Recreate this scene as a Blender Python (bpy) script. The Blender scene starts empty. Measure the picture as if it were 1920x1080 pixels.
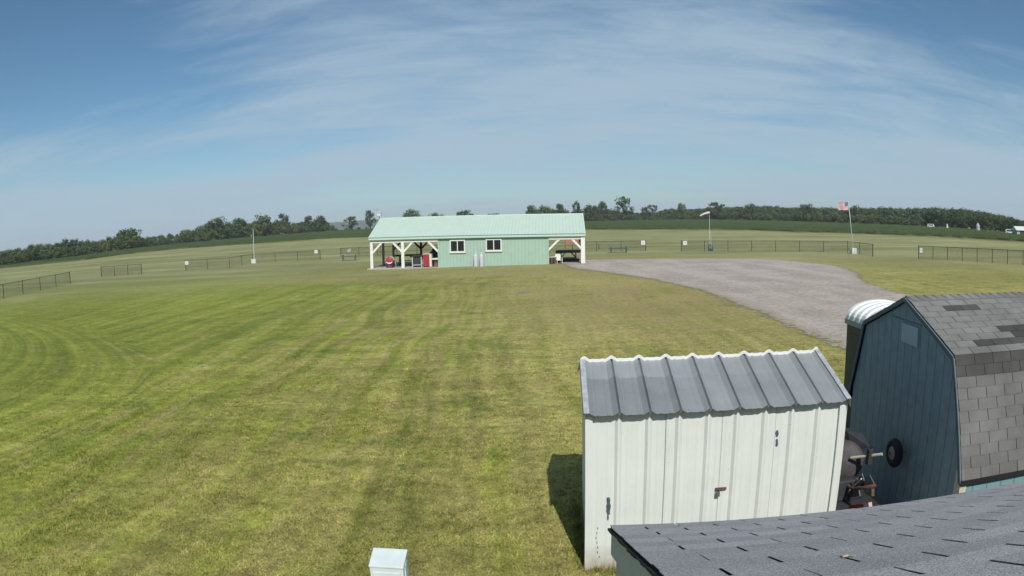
import bpy, bmesh, math, random
from mathutils import Vector, Matrix, noise
R = math.radians
random.seed(7)
scn = bpy.context.scene
col = scn.collection

# ---------------------------------------------------------------- camera model (equisolid wide lens)
CAM_H = 3.67; F = 1.306; PIT = 0.096; ROL = -0.032

def ray(px, py):
    """direction seen at a pixel of the 1920x1080 photograph"""
    x = (px-960)/960; y = -(py-540)/960
    r = math.hypot(x, y)+1e-12
    th = 2*math.asin(r/(2*F)); s = math.sin(th)/r
    d = (x*s, math.cos(th), y*s)
    c, sn = math.cos(ROL), math.sin(ROL)
    a = (c*d[0]-sn*d[2], d[1], sn*d[0]+c*d[2])
    cp, sp = math.cos(PIT), math.sin(PIT)
    return Vector((a[0], cp*a[1]+sp*a[2], -sp*a[1]+cp*a[2]))

EYE = Vector((0, 0, CAM_H))
def gnd(px, py, z=0.0):
    d = ray(px, py); return EYE + d*((z-CAM_H)/d.z)
def on_plane(px, py, P, n):
    d = ray(px, py); return EYE + d*((P-EYE).dot(n)/d.dot(n))
def elev(px, py):
    d = ray(px, py); return math.atan2(d.z, math.hypot(d.x, d.y))
def azim(px, py):
    d = ray(px, py); return math.atan2(d.x, d.y)
def lerp_table(t, x):
    if x <= t[0][0]: return t[0][1]
    for (x0, y0), (x1, y1) in zip(t, t[1:]):
        if x <= x1: return y0+(y1-y0)*(x-x0)/(x1-x0)
    return t[-1][1]

# ---------------------------------------------------------------- terrain
TREE_D = [(-60, 215), (-45, 230), (-38, 262), (-33, 292), (-24, 335), (-15, 385), (0, 420), (10, 400), (16, 400), (24, 375), (32, 330), (36, 300), (42, 252), (46, 215), (60, 200)]
TREE_EL = [(-60, -.9), (-45, -.9), (-38, -.69), (-33, -.42), (-27, -.25), (-22, -.12), (-15, .0), (0, .02), (16, .0), (24, -.2), (32, -.42), (36, -.52), (42, -.78), (46, -1.0), (60, -1.0)]
def tree_d(az): return lerp_table(TREE_D, math.degrees(az))
def tree_z(az):
    D = tree_d(az); return CAM_H + D*math.tan(R(lerp_table(TREE_EL, math.degrees(az))))
def terrain(x, y):
    r = math.hypot(x, y); az = math.atan2(x, y)
    if r < 100: return 0.0
    t = min(1.0, (r-100)/(tree_d(az)-100))
    back = max(0.0, min(1.0, (math.cos(az)-.2)/.3))
    return tree_z(az)*t*back
def march(px, py):
    """where a pixel's ray meets the terrain"""
    d = ray(px, py); h = math.hypot(d.x, d.y); r = 60.0
    while r < 900:
        x, y, z = d.x/h*r, d.y/h*r, CAM_H + d.z/h*r
        if z <= terrain(x, y): break
        r += .5
    return Vector((x, y, terrain(x, y)))

# ---------------------------------------------------------------- materials
MATS = {}
def mat(name, base, rough=.6, var=.12, scale=6.0, metal=0.0, bump=0.0, bscale=40.0, spec=.35, attr=None, dirt=None, build=None):
    """principled material with two scales of noise in its colour; attr multiplies by a mesh attribute"""
    if name in MATS: return MATS[name]
    m = bpy.data.materials.new(name); m.use_nodes = True; MATS[name] = m
    nt = m.node_tree; N = nt.nodes; L = nt.links
    b = N['Principled BSDF']
    b.inputs['Roughness'].default_value = rough; b.inputs['Metallic'].default_value = metal
    b.inputs['Specular IOR Level'].default_value = spec
    tc = N.new('ShaderNodeTexCoord')
    n1 = N.new('ShaderNodeTexNoise'); n1.inputs['Scale'].default_value = scale; n1.inputs['Detail'].default_value = 5; n1.inputs['Roughness'].default_value = .65
    L.new(tc.outputs['Object'], n1.inputs['Vector'])
    mr = N.new('ShaderNodeMapRange'); mr.inputs['From Min'].default_value = .3; mr.inputs['From Max'].default_value = .7
    mr.inputs['To Min'].default_value = 1-var; mr.inputs['To Max'].default_value = 1+var
    L.new(n1.outputs['Fac'], mr.inputs['Value'])
    mul = N.new('ShaderNodeVectorMath'); mul.operation = 'SCALE'; mul.inputs[0].default_value = base[:3]
    L.new(mr.outputs['Result'], mul.inputs['Scale'])
    out = mul.outputs['Vector']
    if attr:
        at = N.new('ShaderNodeAttribute'); at.attribute_name = attr
        m2 = N.new('ShaderNodeVectorMath'); m2.operation = 'SCALE'
        L.new(out, m2.inputs[0]); L.new(at.outputs['Fac'], m2.inputs['Scale']); out = m2.outputs['Vector']
    if dirt:   # (colour, low z, high z, amount): splashed soil at the foot of a wall
        sx = N.new('ShaderNodeSeparateXYZ'); L.new(tc.outputs['Object'], sx.inputs[0])
        n3 = N.new('ShaderNodeTexNoise'); n3.inputs['Scale'].default_value = 9; n3.inputs['Detail'].default_value = 6
        L.new(tc.outputs['Object'], n3.inputs['Vector'])
        md = N.new('ShaderNodeMapRange'); md.inputs['From Min'].default_value = dirt[1]; md.inputs['From Max'].default_value = dirt[2]
        md.inputs['To Min'].default_value = dirt[3]; md.inputs['To Max'].default_value = 0
        L.new(sx.outputs['Z'], md.inputs['Value'])
        mm = N.new('ShaderNodeMath'); mm.operation = 'MULTIPLY'; mm.use_clamp = True
        mk = N.new('ShaderNodeMath'); mk.operation = 'MULTIPLY'; mk.inputs[1].default_value = 1.7
        L.new(n3.outputs['Fac'], mk.inputs[0]); L.new(mk.outputs[0], mm.inputs[0]); L.new(md.outputs['Result'], mm.inputs[1])
        mx = N.new('ShaderNodeMix'); mx.data_type = 'RGBA'; mx.inputs['B'].default_value = (*dirt[0], 1)
        L.new(mm.outputs[0], mx.inputs['Factor']); L.new(out, mx.inputs['A']); out = mx.outputs['Result']
    L.new(out, b.inputs['Base Color'])
    if bump:
        n2 = N.new('ShaderNodeTexNoise'); n2.inputs['Scale'].default_value = bscale; n2.inputs['Detail'].default_value = 4
        L.new(tc.outputs['Object'], n2.inputs['Vector'])
        bp = N.new('ShaderNodeBump'); bp.inputs['Strength'].default_value = bump; bp.inputs['Distance'].default_value = .01
        L.new(n2.outputs['Fac'], bp.inputs['Height']); L.new(bp.outputs['Normal'], b.inputs['Normal'])
    if build: build(nt, b)
    return m

# ---------------------------------------------------------------- mesh builder
class MB:
    def __init__(s): s.v = []; s.f = []; s.mi = []; s.t = []
    def add(s, vs, fs, mi=0, t=1.0):
        o = len(s.v); s.v += [tuple(v) for v in vs]
        for f in fs: s.f.append([i+o for i in f]); s.mi.append(mi); s.t.append(t)
        return s
    def box(s, c, size, rz=0, mi=0, M=None, t=1.0):
        hx, hy, hz = size[0]/2, size[1]/2, size[2]/2
        vs = [Vector((x*hx, y*hy, z*hz)) for x in (-1, 1) for y in (-1, 1) for z in (-1, 1)]
        m = Matrix.Rotation(rz, 4, 'Z') if M is None else M
        vs = [m @ v + Vector(c) for v in vs]
        return s.add(vs, [(0, 1, 3, 2), (4, 6, 7, 5), (0, 4, 5, 1), (2, 3, 7, 6), (0, 2, 6, 4), (1, 5, 7, 3)], mi, t)
    def b2(s, lo, hi, mi=0):
        return s.box([(a+b)/2 for a, b in zip(lo, hi)], [b-a for a, b in zip(lo, hi)], mi=mi)
    def bar(s, p0, p1, w, h, mi=0, up=(0, 0, 1)):
        p0, p1 = Vector(p0), Vector(p1); d = (p1-p0); l = d.length; d.normalize()
        x = d.cross(Vector(up))
        if x.length < 1e-4: x = d.cross(Vector((0, 1, 0)))
        x.normalize(); z = x.cross(d)
        M = Matrix((x, d, z)).transposed().to_4x4()
        return s.box((p0+p1)/2, (w, l, h), mi=mi, M=M)
    def tube(s, pts, rad, n=8, mi=0, caps=True, t=1.0):
        pts = [Vector(p) for p in pts]
        if not isinstance(rad, (list, tuple)): rad = [rad]*len(pts)
        vs = []; prev = None
        for i, p in enumerate(pts):
            d = (pts[min(i+1, len(pts)-1)]-pts[max(i-1, 0)]).normalized()
            x = d.cross(Vector((0, 0, 1)) if abs(d.z) < .95 else Vector((0, 1, 0))).normalized() if prev is None else (prev-d*prev.dot(d)).normalized()
            prev = x; y = d.cross(x)
            for k in range(n):
                a = 2*math.pi*k/n; vs.append(p+(x*math.cos(a)+y*math.sin(a))*rad[i])
        fs = [(i*n+k, i*n+(k+1) % n, (i+1)*n+(k+1) % n, (i+1)*n+k) for i in range(len(pts)-1) for k in range(n)]
        if caps: fs += [tuple(range(n))[::-1], tuple(range((len(pts)-1)*n, len(pts)*n))]
        return s.add(vs, fs, mi, t)
    def lathe(s, prof, c=(0, 0, 0), n=20, mi=0, M=None):
        vs = []
        for r, z in prof:
            for k in range(n):
                a = 2*math.pi*k/n; v = Vector((r*math.cos(a), r*math.sin(a), z))
                if M is not None: v = M @ v
                vs.append(v+Vector(c))
        fs = [(i*n+k, i*n+(k+1) % n, (i+1)*n+(k+1) % n, (i+1)*n+k) for i in range(len(prof)-1) for k in range(n)]
        fs += [tuple(range(n))[::-1], tuple(range((len(prof)-1)*n, len(prof)*n))]
        return s.add(vs, fs, mi)
    def prism(s, poly, axis, a, b, mi=0):
        """poly of 2-D points extruded along an axis ('x': points are (y,z); 'y': (x,z); 'z': (x,y))"""
        def P(p, t): return {'x': (t, p[0], p[1]), 'y': (p[0], t, p[1]), 'z': (p[0], p[1], t)}[axis]
        n = len(poly); vs = [P(p, a) for p in poly]+[P(p, b) for p in poly]
        return s.add(vs, [tuple(range(n))[::-1], tuple(range(n, 2*n))]+[(i, (i+1) % n, n+(i+1) % n, n+i) for i in range(n)], mi)
    def build(s, name, mats, parent=None, smooth=False, bevel=0, tint=False, loc=None):
        me = bpy.data.meshes.new(name); me.from_pydata(s.v, [], s.f)
        if not isinstance(mats, (list, tuple)): mats = [mats]
        for m in mats: me.materials.append(m)
        me.polygons.foreach_set('material_index', s.mi)
        if tint:
            a = me.attributes.new('tint', 'FLOAT', 'FACE'); a.data.foreach_set('value', s.t)
        if smooth: me.polygons.foreach_set('use_smooth', [True]*len(s.f))
        bm = bmesh.new(); bm.from_mesh(me); bmesh.ops.recalc_face_normals(bm, faces=bm.faces[:]); bm.to_mesh(me); bm.free()
        me.update()
        o = bpy.data.objects.new(name, me); col.objects.link(o)
        if parent: o.parent = parent
        if loc: o.location = loc
        if bevel:
            b = o.modifiers.new('Bevel', 'BEVEL'); b.width = bevel; b.segments = 2; b.limit_method = 'ANGLE'
        return o

def tag(o, label=None, cat=None, group=None, kind=None):
    if label: o['label'] = label
    if cat: o['category'] = cat
    if group: o['group'] = group
    if kind: o['kind'] = kind
    return o
def thing(name, label, cat, loc=(0, 0, 0), rz=0, group=None, ry=0):
    o = bpy.data.objects.new(name, None); col.objects.link(o); o.empty_display_size = .2
    o.location = loc; o.rotation_euler = (0, ry, rz)
    return tag(o, label, cat, group)
def copy_tree(o, parent=None):
    c = o.copy(); col.objects.link(c); c.parent = parent
    for ch in o.children: copy_tree(ch, c)
    return c

# ---------------------------------------------------------------- node helpers for the big procedural surfaces
class NG:
    def __init__(s, nt): s.nt = nt
    def n(s, t, **kw):
        x = s.nt.nodes.new(t)
        for k, v in kw.items():
            if k.startswith('i_'): x.inputs[k[2:].replace('_', ' ')].default_value = v
            else: setattr(x, k, v)
        return x
    def l(s, a, b): s.nt.links.new(a, b)
    def math(s, op, a, b=None, clamp=False):
        x = s.n('ShaderNodeMath', operation=op, use_clamp=clamp)
        for i, v in enumerate((a, b)):
            if v is None: continue
            if isinstance(v, (int, float)): x.inputs[i].default_value = v
            else: s.l(v, x.inputs[i])
        return x.outputs[0]
    def noise(s, vec, scale, detail=4, rough=.6, dist=0.0):
        x = s.n('ShaderNodeTexNoise'); x.inputs['Scale'].default_value = scale; x.inputs['Detail'].default_value = detail
        x.inputs['Roughness'].default_value = rough; x.inputs['Distortion'].default_value = dist; s.l(vec, x.inputs['Vector']); return x.outputs['Fac']
    def ramp(s, v, a, b, lo=0., hi=1., smooth=True):
        x = s.n('ShaderNodeMapRange'); x.interpolation_type = 'SMOOTHSTEP' if smooth else 'LINEAR'
        for k, q in (('From Min', a), ('From Max', b), ('To Min', lo), ('To Max', hi)): x.inputs[k].default_value = q
        s.l(v, x.inputs['Value']); return x.outputs['Result']
    def mix(s, f, a, b):
        x = s.n('ShaderNodeMix', data_type='RGBA')
        if isinstance(f, (int, float)): x.inputs['Factor'].default_value = f
        else: s.l(f, x.inputs['Factor'])
        for k, v in (('A', a), ('B', b)):
            if isinstance(v, tuple): x.inputs[k].default_value = (*v, 1)
            else: s.l(v, x.inputs[k])
        return x.outputs['Result']
    def mapping(s, vec, scale=(1, 1, 1), rz=0, loc=(0, 0, 0)):
        x = s.n('ShaderNodeMapping'); x.inputs['Scale'].default_value = scale; x.inputs['Rotation'].default_value = (0, 0, rz); x.inputs['Location'].default_value = loc
        s.l(vec, x.inputs['Vector']); return x.outputs['Vector']
    def scale(s, c, f):
        x = s.n('ShaderNodeVectorMath', operation='SCALE'); s.l(c, x.inputs[0])
        if isinstance(f, (int, float)): x.inputs['Scale'].default_value = f
        else: s.l(f, x.inputs['Scale'])
        return x.outputs['Vector']

def grass_material():
    m = bpy.data.materials.new('lawn'); m.use_nodes = True; g = NG(m.node_tree); b = m.node_tree.nodes['Principled BSDF']
    pos = g.n('ShaderNodeNewGeometry').outputs['Position']
    sx = g.n('ShaderNodeSeparateXYZ'); g.l(pos, sx.inputs[0]); X, Y = sx.outputs['X'], sx.outputs['Y']
    big = g.noise(pos, .07, 3); mid = g.noise(pos, .42, 6, .66); fine = g.noise(pos, 5.5, 5, .7); vfine = g.noise(pos, 48, 3, .75)
    # mowing passes run away from the camera, long in y, and turn in an arc at the left; each pass leans the blades one way
    wander = g.noise(pos, .045, 2)
    xw = g.math('ADD', X, g.math('MULTIPLY', wander, 5.0))
    bend = g.math('MAXIMUM', g.math('SUBTRACT', Y, 11.5), 0.0)
    xt = g.math('ADD', X, g.math('MULTIPLY', g.math('MULTIPLY', bend, bend), .055))
    xt = g.math('ADD', xt, g.math('MULTIPLY', wander, 2.0))
    turn = g.ramp(xt, -7.6, -8.6)
    al = g.math('ADD', g.math('MULTIPLY', xw, g.math('SUBTRACT', 1.0, turn)), g.math('MULTIPLY', xt, turn))
    rr = g.math('SQRT', g.math('ADD', g.math('MULTIPLY', X, X), g.math('MULTIPLY', Y, Y)))
    sf = g.ramp(rr, 60, 22, .25, 1.0)
    cmb = g.n('ShaderNodeCombineXYZ'); g.l(al, cmb.inputs['X']); g.l(g.math('MULTIPLY', Y, .03), cmb.inputs['Y'])
    wv = g.n('ShaderNodeTexWave'); wv.inputs['Scale'].default_value = .27; wv.inputs['Distortion'].default_value = 2.5; wv.inputs['Detail'].default_value = 3; wv.inputs['Detail Scale'].default_value = 1.4; g.l(cmb.outputs[0], wv.inputs['Vector'])
    stripe = g.math('ADD', g.math('MULTIPLY', g.ramp(wv.outputs['Fac'], 0, 1, .44, .56, False), .5), g.math('MULTIPLY', g.noise(cmb.outputs[0], .85, 4, .6), .5))
    stripe2 = g.noise(cmb.outputs[0], 2.1, 3, .6)
    cmb3 = g.n('ShaderNodeCombineXYZ'); g.l(al, cmb3.inputs['X']); g.l(g.math('MULTIPLY', Y, .28), cmb3.inputs['Y'])
    streaky = g.noise(cmb3.outputs[0], 1.3, 6, .68)
    green = (.158, .186, .034); lush = (.082, .140, .028); straw = (.300, .265, .095); olive = (.225, .246, .044)
    c = g.mix(g.math('ADD', .5, g.math('MULTIPLY', sf, g.ramp(stripe, .40, .60, -.5, .5))), green, olive)
    east = g.ramp(g.math('ADD', X, g.math('MULTIPLY', mid, 10.0)), -13, 8, -.085, .11)
    c = g.mix(g.ramp(g.math('ADD', g.math('ADD', g.math('MULTIPLY', streaky, .6), g.math('MULTIPLY', stripe2, .4)), east), .43, .66, 0, .85), c, straw)
    c = g.mix(g.ramp(mid, .47, .33, 0, .42), c, lush)
    c = g.mix(g.ramp(g.noise(pos, 1.5, 5, .65), .39, .27, 0, .8), c, lush)     # darker clover tufts
    c = g.scale(c, g.math('ADD', 1.0, g.math('MULTIPLY', sf, g.ramp(stripe, .41, .59, -.045, .045))))
    fs = g.noise(cmb.outputs[0], 3.1, 2, .5)
    c = g.scale(c, g.math('ADD', 1.0, g.math('MULTIPLY', sf, g.ramp(fs, .40, .60, -.075, .085))))
    c = g.scale(c, g.ramp(g.noise(pos, 1.9, 6, .75), .3, .7, .84, 1.16))
    lat = g.n('ShaderNodeCombineXYZ'); g.l(g.math('MULTIPLY', X, .35), lat.inputs['X']); g.l(Y, lat.inputs['Y'])
    c = g.scale(c, g.ramp(g.noise(lat.outputs[0], 1.3, 5, .7), .3, .7, .84, 1.16))
    # dry ground by the gravel
    dx = g.math('SUBTRACT', X, 6.0); dy = g.math('MULTIPLY', g.math('SUBTRACT', Y, 33.0), .42)
    dd = g.math('SQRT', g.math('ADD', g.math('MULTIPLY', dx, dx), g.math('MULTIPLY', dy, dy)))
    dry = g.math('MULTIPLY', g.ramp(dd, 10, 2, 0, 1), g.ramp(mid, .3, .65, .25, .95))
    c = g.mix(dry, c, (.300, .245, .110))
    dy2 = g.math('MULTIPLY', g.math('SUBTRACT', Y, 52.0), .3); dx2 = g.math('MULTIPLY', g.math('ADD', X, 4.0), .09)
    d2 = g.math('SQRT', g.math('ADD', g.math('MULTIPLY', dx2, dx2), g.math('MULTIPLY', dy2, dy2)))
    c = g.mix(g.math('MULTIPLY', g.ramp(d2, 2.6, .6), g.ramp(mid, .35, .6, .3, .9)), c, (.290, .240, .105))
    # the flying field beyond the fence is drier and mown crosswise
    cm2 = g.n('ShaderNodeCombineXYZ'); g.l(g.math('MULTIPLY', X, .045), cm2.inputs['X']); g.l(Y, cm2.inputs['Y'])
    lane = g.noise(cm2.outputs[0], .16, 4, .6)
    field = g.mix(g.ramp(lane, .36, .64), (.190, .205, .085), (.275, .268, .132))
    rr = g.math('SQRT', g.math('ADD', g.math('MULTIPLY', X, X), g.math('MULTIPLY', Y, Y)))
    edge = g.math('ADD', rr, g.math('MULTIPLY', big, 20.0))
    c = g.mix(g.ramp(edge, 48, 88), c, field)
    f2 = g.ramp(fine, .25, .75, .58, 1.42, False); f3 = g.ramp(vfine, .25, .75, .55, 1.45, False)
    c = g.scale(g.scale(c, f2), f3)
    c = g.scale(c, g.ramp(big, .3, .7, .86, 1.14))
    g.l(c, b.inputs['Base Color']); b.inputs['Roughness'].default_value = .9; b.inputs['Specular IOR Level'].default_value = .1
    bp = g.n('ShaderNodeBump'); bp.inputs['Strength'].default_value = .55; bp.inputs['Distance'].default_value = .06
    g.l(g.math('ADD', g.noise(pos, 14, 4, .7), g.math('MULTIPLY', fine, .8)), bp.inputs['Height']); g.l(bp.outputs['Normal'], b.inputs['Normal'])
    return m

def gravel_material():
    m = bpy.data.materials.new('gravel'); m.use_nodes = True; g = NG(m.node_tree); b = m.node_tree.nodes['Principled BSDF']
    pos = g.n('ShaderNodeNewGeometry').outputs['Position']
    a = g.noise(pos, .35, 5, .65); f = g.noise(pos, 26, 4, .8); mid = g.noise(pos, 4, 4, .6)
    # wheel tracks sweeping round the lot: paler, packed bands
    tr = g.noise(g.mapping(pos, (.5, .06, 1), R(24)), 1.1, 3, .5)
    c = g.mix(g.ramp(g.math('ADD', g.math('MULTIPLY', a, .55), g.math('MULTIPLY', tr, .45)), .38, .62), (.300, .255, .220), (.395, .340, .295))
    c = g.scale(g.scale(c, g.ramp(f, .25, .75, .55, 1.45, False)), g.ramp(mid, .3, .7, .82, 1.18))
    at = g.n('ShaderNodeAttribute'); at.attribute_name = 'edge'
    e = g.math('ADD', at.outputs['Fac'], g.math('MULTIPLY', g.math('SUBTRACT', g.noise(pos, 2.2, 6, .75), .5), 2.6))
    c = g.mix(g.ramp(e, .9, .1, 0, .6), c, (.26, .225, .13))
    g.l(c, b.inputs['Base Color']); b.inputs['Roughness'].default_value = .95
    bp = g.n('ShaderNodeBump'); bp.inputs['Strength'].default_value = .6; bp.inputs['Distance'].default_value = .03
    g.l(f, bp.inputs['Height']); g.l(bp.outputs['Normal'], b.inputs['Normal'])
    tp = g.n('ShaderNodeBsdfTransparent'); ms = g.n('ShaderNodeMixShader'); g.l(g.ramp(e, -.15, .25), ms.inputs[0]); g.l(tp.outputs[0], ms.inputs[1]); g.l(b.outputs[0], ms.inputs[2])
    g.l(ms.outputs[0], m.node_tree.nodes['Material Output'].inputs['Surface'])
    return m

def crop_material():
    m = bpy.data.materials.new('crop'); m.use_nodes = True; g = NG(m.node_tree); b = m.node_tree.nodes['Principled BSDF']
    pos = g.n('ShaderNodeNewGeometry').outputs['Position']
    cm = g.mapping(pos, (.05, .4, 1), R(12))
    c = g.mix(g.ramp(g.noise(cm, 1.0, 4), .35, .65), (.044, .066, .021), (.066, .092, .030))
    c = g.scale(c, g.ramp(g.noise(pos, 1.2, 4, .7), .25, .75, .6, 1.4, False))
    g.l(c, b.inputs['Base Color']); b.inputs['Roughness'].default_value = 1.0; b.inputs['Specular IOR Level'].default_value = .05
    return m

def chain_material():
    """black wire mesh: diamond cells of 5 cm, open between the wires"""
    m = bpy.data.materials.new('black_chain_link'); m.use_nodes = True; g = NG(m.node_tree); b = m.node_tree.nodes['Principled BSDF']
    out = m.node_tree.nodes['Material Output']
    tc = g.n('ShaderNodeTexCoord').outputs['UV']
    sx = g.n('ShaderNodeSeparateXYZ'); g.l(tc, sx.inputs[0])
    w = []
    for s in (1, -1):
        v = g.math('ADD', sx.outputs['X'], g.math('MULTIPLY', sx.outputs['Y'], s))
        w.append(g.math('PINGPONG', v, .035))
    wire = g.math('LESS_THAN', g.math('MINIMUM', *w), .0038)
    b.inputs['Base Color'].default_value = (.02, .022, .022, 1); b.inputs['Roughness'].default_value = .5
    tr = g.n('ShaderNodeBsdfTransparent'); mx = g.n('ShaderNodeMixShader')
    g.l(wire, mx.inputs[0]); g.l(tr.outputs[0], mx.inputs[1]); g.l(b.outputs[0], mx.inputs[2]); g.l(mx.outputs[0], out.inputs['Surface'])
    return m

def siding_build(axis, pitch, width, depth=.6, dark=.45):
    """vertical grooves every <pitch> metres"""
    def f(nt, b):
        g = NG(nt); tc = g.n('ShaderNodeTexCoord').outputs['Object']; sx = g.n('ShaderNodeSeparateXYZ'); g.l(tc, sx.inputs[0])
        v = g.math('PINGPONG', sx.outputs[axis], pitch/2)
        gr = g.math('LESS_THAN', v, width)
        src = b.inputs['Base Color'].links[0].from_socket
        g.l(g.scale(src, g.math('SUBTRACT', 1.0, g.math('MULTIPLY', gr, 1-dark))), b.inputs['Base Color'])
        bp = g.n('ShaderNodeBump'); bp.inputs['Strength'].default_value = depth; bp.inputs['Distance'].default_value = .008; bp.invert = True
        g.l(gr, bp.inputs['Height']); g.l(bp.outputs['Normal'], b.inputs['Normal'])
    return f

WHITE = mat('white_paint', (.62, .64, .60), .45, .04, 4)
def streaks(nt, b):
    g = NG(nt); tc = g.n('ShaderNodeTexCoord').outputs['Object']
    src = b.inputs['Base Color'].links[0].from_socket
    st = g.noise(g.mapping(tc, (14, 14, .7)), 1.0, 5, .7); sp = g.noise(tc, 26, 3, .6)
    c = g.mix(g.ramp(st, .50, .78, 0, .22), src, (.36, .35, .30))
    c = g.mix(g.ramp(sp, .70, .76, 0, .45), c, (.28, .24, .18))
    g.l(c, b.inputs['Base Color'])
SHEDWHITE = mat('white_painted_steel', (.62, .645, .615), .42, .05, 2.2, dirt=((.30, .25, .17), .02, .34, .95), build=streaks)
GALV = mat('weathered_steel_roof', (.28, .295, .303), .55, .10, 3.0, metal=.25, bump=.05, bscale=12, attr='tint')
GALVTRIM = mat('galvanised_trim', (.42, .45, .46), .5, .3, 14, metal=.3)
DARKGAP = mat('dark_gap', (.02, .02, .022), .8)
RUST = mat('rusty_iron', (.115, .062, .042), .8, .35, 20)
BLACKM = mat('black_steel', (.02, .021, .022), .5, .15)
CHARCOAL = mat('charcoal_plastic', (.035, .036, .042), .6, .2, 5)
BLUE = mat('blue_board_siding', (.205, .270, .318), .7, .12, 5, build=siding_build('Y', .203, .006))
BLUEF = mat('blue_board_siding_front', (.17, .29, .31), .7, .12, 5, build=siding_build('X', .203, .006))
BLUETRIM = mat('blue_trim', (.12, .165, .20), .7, .15, 8)
SHINGLE = mat('grey_shingle', (.170, .167, .162), .92, .22, 2.0, bump=.8, bscale=160, attr='tint', spec=.15)
def granules(base, name):
    def f(nt, b):
        g = NG(nt); tc = g.n('ShaderNodeTexCoord').outputs['Object']
        src = b.inputs['Base Color'].links[0].from_socket
        g.l(g.scale(src, g.ramp(g.noise(tc, 190, 3, .9), .3, .7, .15, 2.0, False)), b.inputs['Base Color'])
    return f
SLATE = mat('slate_grey_shingle', (.315, .310, .308), .92, .16, 1.6, bump=.45, bscale=260, attr='tint', spec=.2, build=granules(None, None))
UNDERLAY = mat('dark_underlay', (.012, .013, .016), .9)
MINTROOF = mat('mint_steel_roof', (.43, .535, .465), .45, .04, 1.2, spec=.4)
MINT = mat('mint_steel_wall', (.33, .45, .37), .5, .05, 1.5)
MINTDARK = mat('dark_green_trim_and_shadow', (.07, .16, .12), .5, .1)
GLASS = mat('dark_window_glass', (.012, .014, .020), .12, .3, 3, spec=.5)
SOFFIT = mat('bare_timber', (.16, .12, .085), .8, .2, 6)
DARKWOOD = mat('dark_weathered_timber', (.06, .055, .055), .8, .25, 10)
GREYWOOD = mat('grey_weathered_timber', (.24, .23, .21), .85, .25, 10)
GREENPAINT = mat('green_painted_bench', (.085, .155, .125), .6, .15, 6)
CONCRETE = mat('concrete', (.40, .37, .34), .9, .14, 3, bump=.2)
RED = mat('red_paint', (.30, .035, .042), .45, .12, 6)
ALUM = mat('light_grey_metal', (.52, .55, .56), .4, .08, 6, metal=.2)
TANK = mat('white_tank_paint', (.47, .51, .54), .4, .07, 7)
BOXGREY = mat('pale_grey_cabinet', (.54, .60, .60), .5, .07, 9, bump=.05, bscale=25)
SOCKWHITE = mat('white_windsock_cloth', (.56, .52, .47), .8, .1)
SOCKRED = mat('faded_orange_windsock_cloth', (.30, .13, .10), .8, .1)
TEALBARREL = mat('green_barrel_plastic', (.02, .11, .09), .5, .1)
ORANGE = mat('orange_safety_mesh', (.36, .15, .10), .7, .1)
RUBBER = mat('tyre_rubber', (.018, .018, .019), .75, .2, 12)
STEELGREY = mat('dull_grey_steel', (.13, .13, .14), .55, .25, 9, metal=.3)
PORTA = mat('dark_green_plastic_wall', (.040, .055, .055), .5, .1)
PORTAROOF = mat('translucent_white_roof', (.72, .74, .70), .4, .04)
BARKM = mat('bark', (.075, .06, .05), .9, .25, 4)
LEAVES = [mat('foliage_dark', (.052, .086, .030), .75, .15, .6, attr='tint', spec=.2), mat('foliage_mid', (.074, .112, .036), .75, .15, .6, attr='tint', spec=.2),
          mat('foliage_grey', (.078, .106, .054), .75, .15, .6, attr='tint', spec=.2), mat('foliage_yellow', (.102, .132, .036), .75, .15, .6, attr='tint', spec=.2)]
CHAIN = chain_material()
HILLM = mat('far_wood', (.045, .070, .035), .9, .35, .02)

# ---------------------------------------------------------------- ground, gravel, crop
def make_ground():
    azs = [-180+i*10 for i in range(13)]+[-55+i*1.25 for i in range(89)]+[60+i*10 for i in range(12)]
    azs = sorted(set(azs)); rs = [0.6]
    while rs[-1] < 5000: rs.append(rs[-1]*1.085+.2)
    vs = [(0, 0, 0)]; n = len(azs)
    for r in rs:
        for a in azs:
            x, y = r*math.sin(R(a)), r*math.cos(R(a)); vs.append((x, y, terrain(x, y)))
    fs = [(0, 1+(k+1) % n, 1+k) for k in range(n)]
    for i in range(len(rs)-1):
        for k in range(n): fs.append((1+i*n+k, 1+i*n+(k+1) % n, 1+(i+1)*n+(k+1) % n, 1+(i+1)*n+k))
    mb = MB(); mb.add(vs, fs); o = mb.build('ground', grass_material(), smooth=True); tag(o, kind='structure')
make_ground()

def ragged(pts, step, amp, seed):
    """densify a closed outline and roughen it"""
    out = []; n = len(pts)
    for i in range(n):
        a, b = Vector(pts[i]), Vector(pts[(i+1) % n]); k = max(1, int((b-a).length/step))
        for j in range(k):
            p = a+(b-a)*(j/k); q = Vector((p.x*.35+seed, p.y*.35, seed))
            nv = noise.noise_vector(q)*amp + noise.noise_vector(q*4)*amp*.4; out.append((p.x+nv.x, p.y+nv.y))
    return out
def smooth_closed(pts, it=2):
    for _ in range(it):
        q = []
        for i in range(len(pts)):
            a, b = pts[i], pts[(i+1) % len(pts)]
            q += [(a[0]*.75+b[0]*.25, a[1]*.75+b[1]*.25), (a[0]*.25+b[0]*.75, a[1]*.25+b[1]*.75)]
        pts = q
    return pts
def sheet(name, outline, z, m):
    bm = bmesh.new(); vs = [bm.verts.new((x, y, z)) for x, y in outline]
    es = [bm.edges.new((vs[i], vs[(i+1) % len(vs)])) for i in range(len(vs))]
    bmesh.ops.triangle_fill(bm, use_beauty=True, edges=es)
    bmesh.ops.recalc_face_normals(bm, faces=bm.faces[:])
    for f in bm.faces:
        if f.normal.z < 0: f.normal_flip()
    me = bpy.data.meshes.new(name); bm.to_mesh(me); bm.free(); me.materials.append(m)
    o = bpy.data.objects.new(name, me); col.objects.link(o); return o
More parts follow.
